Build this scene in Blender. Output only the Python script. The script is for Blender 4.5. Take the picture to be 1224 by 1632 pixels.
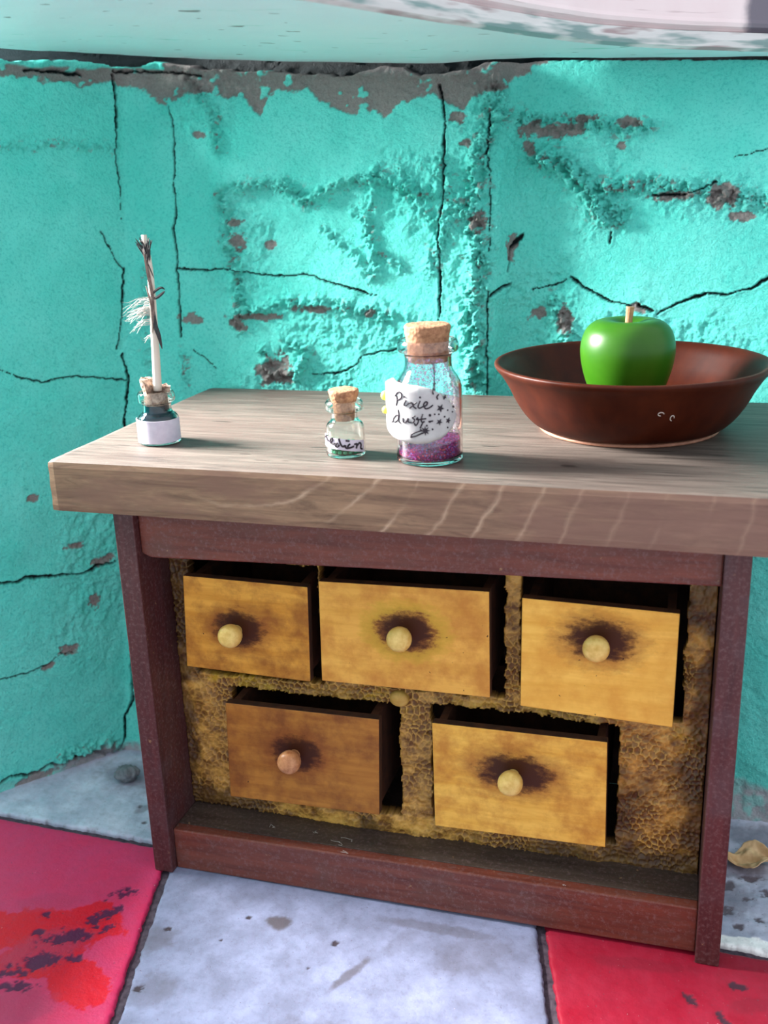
import bpy, bmesh, math
import numpy as np
from mathutils import Vector, Matrix

# ------------------------------------------------------------------ scene set-up
# everything is measured in millimetres and written to the scene in metres
MM = 0.001
scene = bpy.context.scene
COL = scene.collection
for o in list(bpy.data.objects):
    bpy.data.objects.remove(o)

def srgb(r, g, b, a=1.0):
    def f(v):
        v /= 255.0
        return v / 12.92 if v <= 0.04045 else ((v + 0.055) / 1.055) ** 2.4
    return (f(r), f(g), f(b), a)

# camera
cam_data = bpy.data.cameras.new('camera')
cam = bpy.data.objects.new('camera', cam_data)
COL.objects.link(cam)
RIGHT = Vector((0.95861874, 0.28285258, -0.03231911))
DOWN = Vector((0.05822698, -0.30591746, -0.95027582))
FWD = Vector((-0.27867495, 0.90907036, -0.30972786))
cam.matrix_world = Matrix((
    (RIGHT.x, -DOWN.x, -FWD.x, 153.751 * MM),
    (RIGHT.y, -DOWN.y, -FWD.y, -241.368 * MM),
    (RIGHT.z, -DOWN.z, -FWD.z, 206.329 * MM),
    (0, 0, 0, 1)))
cam_data.sensor_fit = 'VERTICAL'
cam_data.sensor_height = 36.0
cam_data.sensor_width = 27.0
cam_data.lens = 1642.58 / 1632.0 * 36.0
cam_data.clip_start = 0.01
cam_data.clip_end = 20.0
cam_data.dof.use_dof = True
cam_data.dof.focus_distance = 0.300
cam_data.dof.aperture_fstop = 20.0
scene.camera = cam

# sky / room light
world = bpy.data.worlds.new('world')
scene.world = world
world.use_nodes = True
bg = world.node_tree.nodes['Background']
bg.inputs['Color'].default_value = (0.86, 0.93, 1.0, 1)
bg.inputs['Strength'].default_value = 0.92

# daylight from the window on the left
win = bpy.data.lights.new('window_daylight', 'AREA')
win.shape = 'RECTANGLE'
win.size = 0.16
win.size_y = 0.16
win.energy = 22.0
win.color = (1.0, 0.975, 0.94)
win_o = bpy.data.objects.new('window_daylight', win)
COL.objects.link(win_o)
win_o.location = (-0.36, 0.028, 0.355)
win_o.rotation_euler = (Vector((0.05, 0.03, 0.13)) - win_o.location).to_track_quat('-Z', 'Y').to_euler()

scene.view_settings.view_transform = 'Standard'
scene.view_settings.look = 'None'
scene.view_settings.exposure = 0.42
scene.view_settings.gamma = 1.0
scene.view_settings.use_curve_mapping = False

# ------------------------------------------------------------------ measured shapes (mm)
CRACKS=[([(122.9,243.7),(124.1,234.7),(124.3,226)],0.9,1.6),
([(124.3,226),(123.6,217.5),(125.3,208.7),(125.7,200.1),(126.5,190)],0.45,0.7),
([(118.6,190.5),(124.1,180.6),(127,176.2)],0.4,0.6),
([(127,177.3),(126.5,161),(124.6,149.3)],0.6,1.2),
([(126.5,146.8),(127.5,143.5),(128.5,139),(128.2,131.4),(127.2,125.6),(127.8,111.8),(129.1,70.3),(130.4,32.6),(131,18.9)],0.95,1.8),
([(144.2,232.3),(144.9,230.1),(145.9,224.2),(146.9,212.5),(146.3,205.9),(147.5,197.3),(146.4,191.8),(148.1,179.8),(147.7,176.6),(148.7,170.5),(149,164.1),(149.3,153.4)],0.7,1.4),
([(148.6,177),(159.5,176.2),(168.1,176.8),(178.6,174.5),(187.7,174),(197.9,174.3),(207.1,171),(215.9,168.8),(222.5,166.9)],0.6,1.3),
([(82.1,147.1),(88.5,144.1),(96.2,141),(106.4,141.8),(118.1,139.8),(127.7,137.7)],0.55,1),
([(199.8,140.4),(207.8,140.9),(212.1,141.6),(215.9,144.2),(217.7,146.7),(222.8,148.2),(231.7,149.3)],0.5,1),
([(154.2,148.6),(160.3,144.9),(163.3,142)],0.4,0.6),
([(241.9,234.8),(242.4,232.2),(244.4,223),(244.1,214.8),(244.4,204.8),(244.3,196.5),(243.3,188.3),(244.1,177.4),(244.5,173.7),(244.3,159.5),(244.3,148.5),(244.7,131.8)],0.75,1.6),
([(259.7,225.1),(259.4,223.3),(258.8,212.3)],0.8,1.2),
([(259.3,211.3),(260.5,202.1),(260.8,189.9),(260.9,181.2)],0.5,0.8),
([(261,168.2),(261.2,154.1),(262.3,132.1)],0.6,1),
([(261.7,166.7),(264.6,168.6),(271.3,169.9)],1,1.6),
([(279.6,168),(286.4,169.3),(291.3,171.1)],0.5,0.9),
([(292.7,171.9),(299.2,167.7),(306.5,164.3),(313.1,162.8)],0.9,1.6),
([(315.3,163),(320.1,161.5)],1.6,1.8),
([(321.2,160.1),(328.9,164.2),(337.1,167.2),(342.9,166.6),(350.2,168.8),(355,171.9),(361.5,175.3)],0.9,1.6),
([(275.3,185.6),(271.2,181.7),(269.4,174.4)],1.6,1.6),
([(305.3,186.1),(305.1,182.7)],0.7,0.8),
([(72.6,75.9),(81.2,74.4),(86.9,73.3),(90.7,73.9),(96.5,73),(103.4,72),(111.2,70.8),(116,72),(124.1,72.2)],1,1.8),
([(80.8,40.7),(90.3,40.2),(97.9,41.2),(102.6,44),(107.3,42.9)],0.4,0.7),
([(131,18.9),(127.8,13.1),(127.6,4.9),(125.8,0.9),(122.5,-0.2),(115.1,3.3),(110.9,3),(106.4,4.1),(103,2.6),(98.3,4.3),(94.6,2.8),(90,3),(84.1,5),(80.3,3.6),(71.5,3.6)],1.1,1.8),
([(318,197.8),(327.9,197.6),(333.6,199.3),(337.3,201.1)],1.1,1.3),
([(250.3,121.3),(254.9,115.1)],0.4,0.5),
([(342.5,208.5),(352.5,210.4)],0.4,0.5)]
BARE=[(285.1,218.9,9.4,2.1),(277.6,219.9,4.0,2.4),(257.3,191,3.3,2.8),(276.8,213.7,2.0,2.0),(248.6,224.6,2.9,1.6),(186.2,141.8,6.9,4.8),(171.3,185.9,3.1,2.5),(170.1,192.3,2.8,1.3),(183.1,184.2,1.6,1.5),(180,160.1,9.2,1.0),(171.7,157.8,3.6,2.0),(202,162.8,7.8,1.1),(220.2,161.5,1.5,1.0),(153.6,159.5,5.0,1.5),(339.5,196.9,4.9,3.4),(324,197.3,7.6,1.2),(346.5,190.5,3.4,1.1),(291.3,157.7,2.9,4.2),(282.6,160,2.9,2.1),(92.5,101.9,2.2,1.3),(119.2,74,3.8,1.4),(105.9,44.4,3.2,1.4),(97.7,40.5,2.1,0.9),(155.5,222.3,1.9,1.3),(251.1,216,2.1,1.0),(308.7,220.4,3.6,1.5),(294.3,222.4,4.6,1.0),(307.1,213.3,1.2,1.3),(271.2,181.7,2.2,3.8),(315,162.4,2.4,1.6),(115.3,1.5,10.0,1.9),(93.9,0.7,6.9,1.8),(115.5,59.2,1.9,2.3),(108.4,81.5,3.4,0.9)]
ROUGH=[(171.4,182.7,12.6,29.4),(255.2,191.4,10.5,50.0),(288.8,207.5,27.3,22.0),(335.6,197,22.0,8.6),(213.6,156.9,30.8,8.8),(234.5,200,14.7,16.0),(154.2,231.8,21.6,10.5),(282.6,160,18.9,18.9),(312.7,148.3,52.0,14.0),(115.5,73,14.4,39.1),(195.6,139.7,27.6,6.6)]
BAND=[(71.1,242.6),(83.3,242.1),(96,241.6),(111.4,239.5),(122.9,241.8),(135,236.9),(142.2,232.8),(151.8,237),(161.3,236.1),(173,233),(178.9,227.6),(182.2,234.7),(195.8,236.1),(200.5,230.7),(211.7,227.2),(220.5,227.6),(223.9,224.7),(229.2,230),(239.8,231.9),(243.1,229.8),(250.6,227.1),(253.6,231.3),(263,231.8),(272.4,237),(278.8,239.8),(287.2,241.6),(307.3,246.3),(363.9,243.1)]
RIDGES=[([(168.7,204),(175.8,203.8),(187.3,205.1),(196.6,198.6),(203.4,203),(212.3,205.2),(221.1,205.5),(230,202.2),(241,199.9)],1.3,2),
([(164,202),(167.7,195.5),(166.6,187.1),(170.3,178.4),(172.8,167.7),(171.7,156.9)],1.3,2.4),
([(174.1,161.2),(188.1,164.4),(199.7,164.7),(213.4,162.8),(226.9,160)],1.3,2),
([(229.8,208.3),(235.7,195.9),(241.3,191.8)],0.9,2),
([(261,230.9),(256.5,211.4),(254,195.5),(257.9,177.2),(255.3,160.9),(258.3,140.3)],1.6,4),
([(263.3,224.9),(279.7,221.8),(294.4,221.1),(308.9,217.9),(314.8,218.6)],1.4,2.4),
([(280.2,210.8),(288.8,208.1),(296.5,200.3),(302.1,192.3),(307.3,191.2)],2,3.5),
([(301.7,200.2),(317.8,200.7),(333.6,198.4),(345.2,196.2),(360.3,192.1)],1.5,2.6),
([(221.1,208.6),(218.2,192.3),(222,175.7)],0.8,2.2),
([(203.7,188.4),(212.9,182),(219.8,173.6)],0.7,1.6),
([(212.5,196.5),(221.8,181.9),(230.9,175.6)],0.6,1.5),
([(151.8,241.3),(161.3,229.4),(162.7,216.8)],1,2.4),
([(181.4,148.2),(183.9,139.6),(193.3,139.7),(197.7,148.3),(190.7,150.4)],1.5,2),
([(286.7,164.1),(291.4,156),(292.8,147.8)],1.3,2.6),
([(242.8,209.9),(247.6,195.7),(241.8,177.5)],1,3),
([(83,220.3),(93.6,219.8),(104.6,220.5),(122.9,218.2)],0.5,1.2),
([(135.1,176.7),(135.7,156.9),(137.8,139.1)],0.5,2),
([(150.1,148.1),(152.6,134.8)],0.6,1.4),
([(103.3,5.6),(122.8,3.8)],1,2.6)]
PIXIE_STROKES=[[(-119.5,18.41),(-118.8,17.11),(-121.2,15.86)],
[(-122.9,18.21),(-119.4,18.94),(-115.2,19.42),(-110.5,19.11),(-110.7,18.11),(-115,17.51),(-119.4,17.28)],
[(-102.8,17.52),(-106.7,16.34),(-103,16.21),(-98.8,16.78)],
[(-98.8,16.78),(-93.9,16.96),(-91,15.93),(-87.2,15.55)],
[(-86.5,17.13),(-92.5,16.31),(-97.7,15.56)],
[(-81.7,17.52),(-84.8,16.08),(-82.6,15.64),(-78.1,16)],
[(-78.1,16),(-72.9,16.32),(-71.3,17.02),(-74.2,17.19),(-76.6,16.47),(-74.4,15.54),(-69.2,15.64),(-63.1,16.31)],
[(-116.5,13.4),(-121.8,13.32),(-128.1,12.21),(-125.8,11.47),(-118.8,12.19),(-116.3,13.32)],
[(-117.2,14.9),(-115.9,13.46),(-116.8,12.11),(-113.5,11.44)],
[(-128.3,11.67),(-132.5,11.27)],
[(-108.9,12.94),(-108.2,11.89),(-103.8,11.96),(-100.2,12.94),(-100.3,12.14),(-97.1,11.86)],
[(-89,13.7),(-93.7,13.22),(-90.3,12.64),(-93.1,11.96),(-97.1,11.97)],
[(-85.2,13.27),(-87.6,12.78),(-84.5,12.66),(-86.2,11.73),(-89.3,11.24),(-90.8,11.84)],
[(-78.3,14.16),(-80.7,12.8),(-79.3,12.06),(-75.6,12.26)],
[(-85.3,12.74),(-73.2,12.98)],
[(-78.6,12),(-82.5,10.55)],
[(-96.9,8.19),(-93.5,9.16),(-79.6,10.01)],
[(-96.9,8.13),(-88.9,8.53),(-78.9,9.35)],
[(-62.6,20.52),(-63.5,19.63),(-62.3,19.01)],
[(-54.2,18.9),(-57.2,18.32),(-56,17.67)],
[(-70.3,12.17),(-63.5,12.31)]]
PIXIE_DOTS=[(-105.6,18.35,0.24),(-81.5,18.36,0.26),(-40.1,14.61,0.21),(-28.8,15.21,0.29),(-31.1,13.96,0.21),(-45.6,13.08,0.24),(-40.5,10.18,0.21),(-67.9,13.79,0.34),(-61,13.97,0.21),(-54.7,13.87,0.21),(-64.5,10.18,0.24),(-72.7,11.18,0.24),(-68.1,12.15,0.26),(-39.4,11.8,0.16),(-81.8,10.15,0.21)]
PIXIE_STARS=[(-75.1,9.87,1.22,8),(-52.2,15.35,1.06,5),(-54.1,11.88,0.85,5),(-39.4,11.94,0.79,5),(-45.1,18.01,0.64,4)]
PIXIE_OUTLINE=[(-149.3,21.85),(-141.8,22.12),(-117.6,22.25),(-94.7,22.37),(-73.7,22.04),(-60.3,21.4),(-47.5,20.02),(-34.9,18.16),(-25.1,16.03),(-20.2,13.74),(-21.8,11.39),(-30.4,9.53),(-41.6,8.26),(-55.4,7.5),(-70.9,7.31),(-89.1,7.32),(-107.2,7.36),(-125.6,7.7),(-144.5,8.42),(-163.3,9.46),(-163.3,11.66),(-145.7,14.75),(-143.5,16.96),(-148,19.49),(-153.7,20.91)]
MED_STROKES=[[(-147.1,5.39),(-139.2,5.79),(-134,5.1),(-127.3,4.59)],
[(-118.6,4.42),(-111.4,4.95),(-111,5.49),(-117.2,5.38),(-119.8,4.56),(-113.1,4.1),(-101.8,4.22)],
[(-92.6,4.36),(-99.4,4.19),(-100.8,3.6),(-95.8,3.38),(-89.4,3.91)],
[(-90.2,5.62),(-88,4.85),(-84.3,3.92),(-78.7,3.45),(-72.8,3.83)],
[(-72.3,3.91),(-71.9,3.28),(-67.5,2.95),(-64.1,3.16)],
[(-71.1,5.06),(-60,4.89)],
[(-58.4,4.1),(-64.2,3.71),(-65.5,3.09),(-57.5,3.11),(-47.8,3.36)],
[(-46.7,3.84),(-38.2,3.87),(-40.8,2.66)],
[(-38.5,3.41),(-28.7,4.02),(-23.1,3.44),(-24.9,2.53),(-18.7,2.12)]]
# med label corners [(-159.8,5.82),(-159.7,2.98),(-87.6,5.7),(-89.1,2.74),(-54.8,5.26),(-56.3,2.08),(-8.2,4.38),(-11.2,1.06)]
# ink label [(-121.9,7.66),(-137.1,0.38),(-66.2,7.95),(-72.9,0.88),(-1.4,8.17),(7.1,0.94)]
# ------------------------------------------------------------------ numpy noise
def _hash(ix, iy, seed):
    h = (ix.astype(np.int64) * 374761393 + iy.astype(np.int64) * 668265263 + seed * 982451653) & 0xffffffff
    h = ((h ^ (h >> 13)) * 1274126177) & 0xffffffff
    h = h ^ (h >> 16)
    return (h & 0xffff) / 65535.0

def vnoise(x, y, seed=0):
    x0 = np.floor(x); y0 = np.floor(y)
    fx = x - x0; fy = y - y0
    fx = fx * fx * fx * (fx * (fx * 6 - 15) + 10); fy = fy * fy * fy * (fy * (fy * 6 - 15) + 10)
    x0 = x0.astype(np.int64); y0 = y0.astype(np.int64)
    a = _hash(x0, y0, seed); b = _hash(x0 + 1, y0, seed)
    c = _hash(x0, y0 + 1, seed); d = _hash(x0 + 1, y0 + 1, seed)
    return (a * (1 - fx) + b * fx) * (1 - fy) + (c * (1 - fx) + d * fx) * fy

def fbm(x, y, seed=0, octv=4, gain=0.5):
    s = 0; a = 1.0; t = 0
    for i in range(octv):
        s = s + a * (vnoise(x * 2 ** i + 13.7 * i, y * 2 ** i - 7.1 * i, seed + i) - 0.5)
        t += a; a *= gain
    return s / t * 2            # about -1 .. 1

def polydist(X, Y, pts):
    d = np.full(X.shape, 1e9)
    for (ax, ay), (bx, by) in zip(pts[:-1], pts[1:]):
        vx, vy = bx - ax, by - ay
        L = vx * vx + vy * vy + 1e-9
        t = np.clip(((X - ax) * vx + (Y - ay) * vy) / L, 0, 1)
        d = np.minimum(d, np.hypot(X - ax - t * vx, Y - ay - t * vy))
    return d

def sstep(a, b, x):
    t = np.clip((x - a) / (b - a), 0, 1)
    return t * t * (3 - 2 * t)

# ------------------------------------------------------------------ object helpers
ORG = {}                                     # world origin (mm) of every object

def tag(o, label=None, cat=None, group=None, kind=None):
    if label: o['label'] = label
    if cat: o['category'] = cat
    if group: o['group'] = group
    if kind: o['kind'] = kind
    return o

def empty(name, loc):
    o = bpy.data.objects.new(name, None)
    o.empty_display_size = 0.005
    COL.objects.link(o)
    o.location = [v * MM for v in loc]
    ORG[o.name] = np.array(loc, float)
    return o

def link_mesh(name, me, parent, origin):
    o = bpy.data.objects.new(name, me)
    COL.objects.link(o)
    ORG[o.name] = np.array(origin, float)
    if parent is not None:
        o.parent = parent
        o.location = (ORG[o.name] - ORG[parent.name]) * MM
    else:
        o.location = ORG[o.name] * MM
    return o

def mesh_obj(name, verts, faces, mat, parent=None, origin=None, smooth=False, attr=None):
    """verts in world mm"""
    v = np.asarray(verts, float)
    if origin is None:
        origin = ORG[parent.name] if parent is not None else (0, 0, 0)
    me = bpy.data.meshes.new(name)
    loc = ((v - np.array(origin, float)) * MM)
    if isinstance(faces, np.ndarray) and faces.ndim == 2 and len(v) > 2000:
        me.vertices.add(len(loc)); me.vertices.foreach_set('co', loc.astype(np.float32).ravel())
        k = faces.shape[1]
        me.loops.add(faces.size); me.loops.foreach_set('vertex_index', faces.astype(np.int32).ravel())
        me.polygons.add(len(faces))
        me.polygons.foreach_set('loop_start', np.arange(0, faces.size, k, dtype=np.int32))
        me.update(calc_edges=True)
    else:
        me.from_pydata(loc.tolist(), [], [list(map(int, f)) for f in faces])
        me.update()
    if smooth:
        me.polygons.foreach_set('use_smooth', np.ones(len(me.polygons), dtype=bool))
    for m in (mat if isinstance(mat, (list, tuple)) else [mat]):
        me.materials.append(m)
    if attr is not None:
        a = me.color_attributes.new('mask', 'FLOAT_COLOR', 'POINT')
        a.data.foreach_set('color', np.asarray(attr, np.float32).ravel())
    return link_mesh(name, me, parent, origin)

def fix_normals(o):
    bm = bmesh.new(); bm.from_mesh(o.data)
    bmesh.ops.recalc_face_normals(bm, faces=bm.faces)
    bm.to_mesh(o.data); bm.free()
    return o

def prism_obj(name, front, back, mat, parent=None, origin=None, bevel=0.3, seg=2):
    """solid between two matching polygons (world mm), edges bevelled"""
    n = len(front)
    if origin is None:
        origin = ORG[parent.name] if parent is not None else (0, 0, 0)
    bm = bmesh.new()
    og = np.array(origin, float)
    a = [bm.verts.new((np.array(p, float) - og) * MM) for p in front]
    b = [bm.verts.new((np.array(p, float) - og) * MM) for p in back]
    bm.faces.new(a); bm.faces.new(b[::-1])
    for i in range(n):
        j = (i + 1) % n
        bm.faces.new([a[i], b[i], b[j], a[j]])
    bmesh.ops.recalc_face_normals(bm, faces=bm.faces)
    if bevel > 0:
        bmesh.ops.bevel(bm, geom=bm.edges[:], offset=bevel * MM, segments=seg, profile=0.5, affect='EDGES', clamp_overlap=True)
    me = bpy.data.meshes.new(name); bm.to_mesh(me); bm.free()
    me.materials.append(mat)
    return link_mesh(name, me, parent, origin)

def box_obj(name, lo, hi, mat, parent=None, bevel=0.3, origin=None):
    (x0, y0, z0), (x1, y1, z1) = lo, hi
    f = [(x0, y0, z0), (x1, y0, z0), (x1, y0, z1), (x0, y0, z1)]
    b = [(x0, y1, z0), (x1, y1, z0), (x1, y1, z1), (x0, y1, z1)]
    return prism_obj(name, f, b, mat, parent, origin, bevel)

def lathe_geo(prof, n=48, c=(0, 0, 0), close=False):
    """profile [(r,z)], r=0 ends become poles; close joins last ring to first"""
    V = []; F = []; rings = []
    for r, z in prof:
        if r < 1e-6:
            rings.append([len(V)]); V.append((c[0], c[1], c[2] + z))
        else:
            st = len(V)
            for k in range(n):
                a = 2 * math.pi * k / n
                V.append((c[0] + r * math.cos(a), c[1] + r * math.sin(a), c[2] + z))
            rings.append(list(range(st, st + n)))
    pairs = list(zip(rings[:-1], rings[1:]))
    if close: pairs.append((rings[-1], rings[0]))
    for A, B in pairs:
        if len(A) == 1 and len(B) == 1: continue
        for k in range(n):
            j = (k + 1) % n
            if len(A) == 1: F.append((A[0], B[j], B[k]))
            elif len(B) == 1: F.append((A[k], A[j], B[0]))
            else: F.append((A[k], A[j], B[j], B[k]))
    return V, F

def lathe_obj(name, prof, mat, parent=None, c=(0, 0, 0), n=48, close=False, origin=None, subd=0):
    V, F = lathe_geo(prof, n, c, close)
    o = mesh_obj(name, V, F, mat, parent, origin, smooth=True)
    fix_normals(o)
    return o

def smooth_prof(p, it=2):
    """Chaikin corner cutting, end points kept"""
    p = [tuple(q) for q in p]
    for _ in range(it):
        r = [p[0]]
        for a, b in zip(p[:-1], p[1:]):
            r.append((a[0] * .75 + b[0] * .25, a[1] * .75 + b[1] * .25))
            r.append((a[0] * .25 + b[0] * .75, a[1] * .25 + b[1] * .75))
        r.append(p[-1]); p = r
    return p

def tube_geo(path, rad, n=8, cap=True, V=None, F=None):
    V = [] if V is None else V; F = [] if F is None else F
    P = [np.array(p, float) for p in path]
    R = [rad] * len(P) if np.isscalar(rad) else rad
    st0 = len(V); rings = []
    up = np.array((0.13, 0.31, 0.94))
    for i, p in enumerate(P):
        t = P[min(i + 1, len(P) - 1)] - P[max(i - 1, 0)]
        t = t / (np.linalg.norm(t) + 1e-9)
        u = np.cross(t, up); 
        if np.linalg.norm(u) < 1e-3: u = np.cross(t, (1, 0, 0))
        u /= np.linalg.norm(u); w = np.cross(t, u)
        st = len(V)
        for k in range(n):
            a = 2 * math.pi * k / n
            V.append(tuple(p + R[i] * (math.cos(a) * u + math.sin(a) * w)))
        rings.append(st)
    for a, b in zip(rings[:-1], rings[1:]):
        for k in range(n):
            j = (k + 1) % n
            F.append((a + k, a + j, b + j, b + k))
    if cap:
        F.append(tuple(rings[0] + k for k in range(n))[::-1])
        F.append(tuple(rings[-1] + k for k in range(n)))
    return V, F

def grid_faces(nu, nv):
    i = np.arange(nu * nv).reshape(nv, nu)
    return np.stack([i[:-1, :-1], i[:-1, 1:], i[1:, 1:], i[1:, :-1]], -1).reshape(-1, 4)

# ------------------------------------------------------------------ material helpers
class NT:
    def __init__(s, name):
        s.m = bpy.data.materials.new(name); s.m.use_nodes = True
        s.t = s.m.node_tree; s.b = s.t.nodes['Principled BSDF']
    def n(s, kind, **kw):
        nd = s.t.nodes.new(kind)
        for k, v in kw.items(): setattr(nd, k, v)
        return nd
    def put(s, sock, v):
        if isinstance(v, bpy.types.NodeSocket): s.t.links.new(v, sock)
        elif v is not None: sock.default_value = v
    def coord(s, sc=(1, 1, 1), loc=(0, 0, 0), rot=(0, 0, 0)):
        tc = s.n('ShaderNodeTexCoord'); mp = s.n('ShaderNodeMapping')
        s.t.links.new(tc.outputs['Object'], mp.inputs['Vector'])
        mp.inputs['Scale'].default_value = [1000 * q for q in sc]
        mp.inputs['Location'].default_value = loc
        mp.inputs['Rotation'].default_value = rot
        return mp.outputs[0]
    def noise(s, vec, scale=1.0, detail=4, rough=0.55, dist=0.0):
        nd = s.n('ShaderNodeTexNoise'); s.put(nd.inputs['Vector'], vec)
        nd.inputs['Scale'].default_value = scale; nd.inputs['Detail'].default_value = detail
        nd.inputs['Roughness'].default_value = rough; nd.inputs['Distortion'].default_value = dist
        return nd.outputs['Fac']
    def vor(s, vec, scale=1.0, feature='F1', out='Distance'):
        nd = s.n('ShaderNodeTexVoronoi', feature=feature); s.put(nd.inputs['Vector'], vec)
        nd.inputs['Scale'].default_value = scale
        return nd.outputs[out]
    def ramp(s, fac, stops, interp='LINEAR'):
        nd = s.n('ShaderNodeValToRGB'); nd.color_ramp.interpolation = interp
        e = nd.color_ramp.elements
        while len(e) < len(stops): e.new(0.5)
        for el, (p, c) in zip(e, stops):
            el.position = p
            el.color = (c, c, c, 1) if np.isscalar(c) else c
        s.put(nd.inputs['Fac'], fac)
        return nd.outputs['Color']
    def mix(s, fac, a, b, mode='MIX'):
        nd = s.n('ShaderNodeMix', data_type='RGBA', blend_type=mode)
        s.put(nd.inputs[0], fac); s.put(nd.inputs[6], a); s.put(nd.inputs[7], b)
        return nd.outputs[2]
    def math(s, op, a, b=None, c=None):
        nd = s.n('ShaderNodeMath', operation=op)
        s.put(nd.inputs[0], a)
        if b is not None: s.put(nd.inputs[1], b)
        if c is not None: s.put(nd.inputs[2], c)
        return nd.outputs[0]
    def sep(s, v):
        nd = s.n('ShaderNodeSeparateXYZ'); s.put(nd.inputs[0], v)
        return nd.outputs
    def attr(s, name='mask'):
        nd = s.n('ShaderNodeAttribute', attribute_name=name)
        sp = s.n('ShaderNodeSeparateColor'); s.t.links.new(nd.outputs['Color'], sp.inputs[0])
        return sp.outputs
    def bump(s, h, strength=0.4, dist=0.2):
        nd = s.n('ShaderNodeBump'); s.put(nd.inputs['Height'], h)
        nd.inputs['Strength'].default_value = strength
        nd.inputs['Distance'].default_value = dist * MM
        s.t.links.new(nd.outputs[0], s.b.inputs['Normal'])
    def set(s, color=None, rough=None, **kw):
        if color is not None: s.put(s.b.inputs['Base Color'], color)
        if rough is not None: s.put(s.b.inputs['Roughness'], rough)
        for k, v in kw.items(): s.put(s.b.inputs[k.replace('_', ' ')], v)
        return s.m

def m_wall():
    s = NT('teal_painted_plaster'); v = s.coord()
    a = s.attr()
    n1 = s.noise(v, 0.05, 4); n2 = s.noise(v, 1.1, 5, 0.65)
    teal = s.mix(s.ramp(n1, [(0.3, 0.0), (0.7, 1.0)]), srgb(98, 231, 217), srgb(122, 240, 228))
    teal = s.mix(s.ramp(n2, [(0.32, 0.55), (0.5, 0.0)]), teal, srgb(34, 194, 184))
    grey = s.mix(n2, srgb(116, 108, 108), srgb(170, 164, 160))
    col = s.mix(a[0], teal, grey)
    col = s.mix(a[1], col, srgb(8, 24, 28))
    col = s.mix(a[2], col, srgb(176, 178, 184))
    s.bump(s.math('ADD', s.noise(v, 1.6, 5, 0.7), s.math('MULTIPLY', s.noise(v, 0.5, 3), 1.2)), 1.0, 0.8)
    return s.set(col, 0.78, Specular_IOR_Level=0.3)

def m_tile(name, base1, base2, dirt, bright, chipc, rough=0.6):
    s = NT(name); v = s.coord(); a = s.attr()
    n1 = s.noise(v, 0.09, 5, 0.6); n2 = s.noise(v, 1.3, 4, 0.6); n3 = s.noise(v, 0.45, 4, 0.7)
    col = s.mix(s.ramp(n1, [(0.35, 0.0), (0.65, 1.0)]), base1, base2)
    col = s.mix(a[2], col, bright)
    col = s.mix(s.math('MULTIPLY', s.ramp(n3, [(0.5, 0.0), (0.68, 0.5)]), 0.45), col, dirt)
    col = s.mix(a[0], col, dirt)
    col = s.mix(a[1], col, chipc)
    col = s.mix(s.ramp(n2, [(0.71, 0.0), (0.75, 0.8)]), col, srgb(226, 200, 206))
    col = s.mix(s.ramp(n2, [(0.29, 0.75), (0.335, 0.0)]), col, srgb(90, 70, 84))
    s.bump(s.math('ADD', n2, s.noise(v, 0.3, 3)), 0.35, 0.3)
    return s.set(col, rough, Specular_IOR_Level=0.25)

def m_plain(name, c1, c2, scale=0.5, rough=0.6, bump=0.2, spec=0.4, stretch=(1, 1, 1)):
    s = NT(name); v = s.coord(stretch)
    n = s.noise(v, scale, 5, 0.6)
    col = s.mix(s.ramp(n, [(0.3, 0.0), (0.7, 1.0)]), c1, c2)
    if bump: s.bump(n, bump, 0.25)
    return s.set(col, rough, Specular_IOR_Level=spec)

def m_counter_top():
    s = NT('weathered_counter_wood')
    v = s.coord((0.05, 0.9, 0.9)); v2 = s.coord((1, 1, 1)); v3 = s.coord((0.16, 1.0, 1.0))
    n = s.noise(v, 0.7, 6, 0.65, 1.0)
    col = s.mix(s.ramp(n, [(0.32, 0.0), (0.68, 1.0)]), srgb(56, 48, 44), srgb(112, 100, 92))
    big = s.noise(s.coord((0.03, 0.06, 0.06)), 0.6, 3)
    col = s.mix(s.ramp(big, [(0.45, 0.0), (0.7, 0.6)]), col, srgb(83, 65, 59))
    fl = s.noise(v3, 0.32, 2, 0.5)
    col = s.mix(s.ramp(fl, [(0.705, 0.0), (0.725, 1.0)]), col, srgb(46, 36, 32))
    s.bump(s.math('ADD', n, s.noise(v2, 1.5, 3)), 0.25, 0.2)
    return s.set(col, 0.55, Specular_IOR_Level=0.45)

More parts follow.
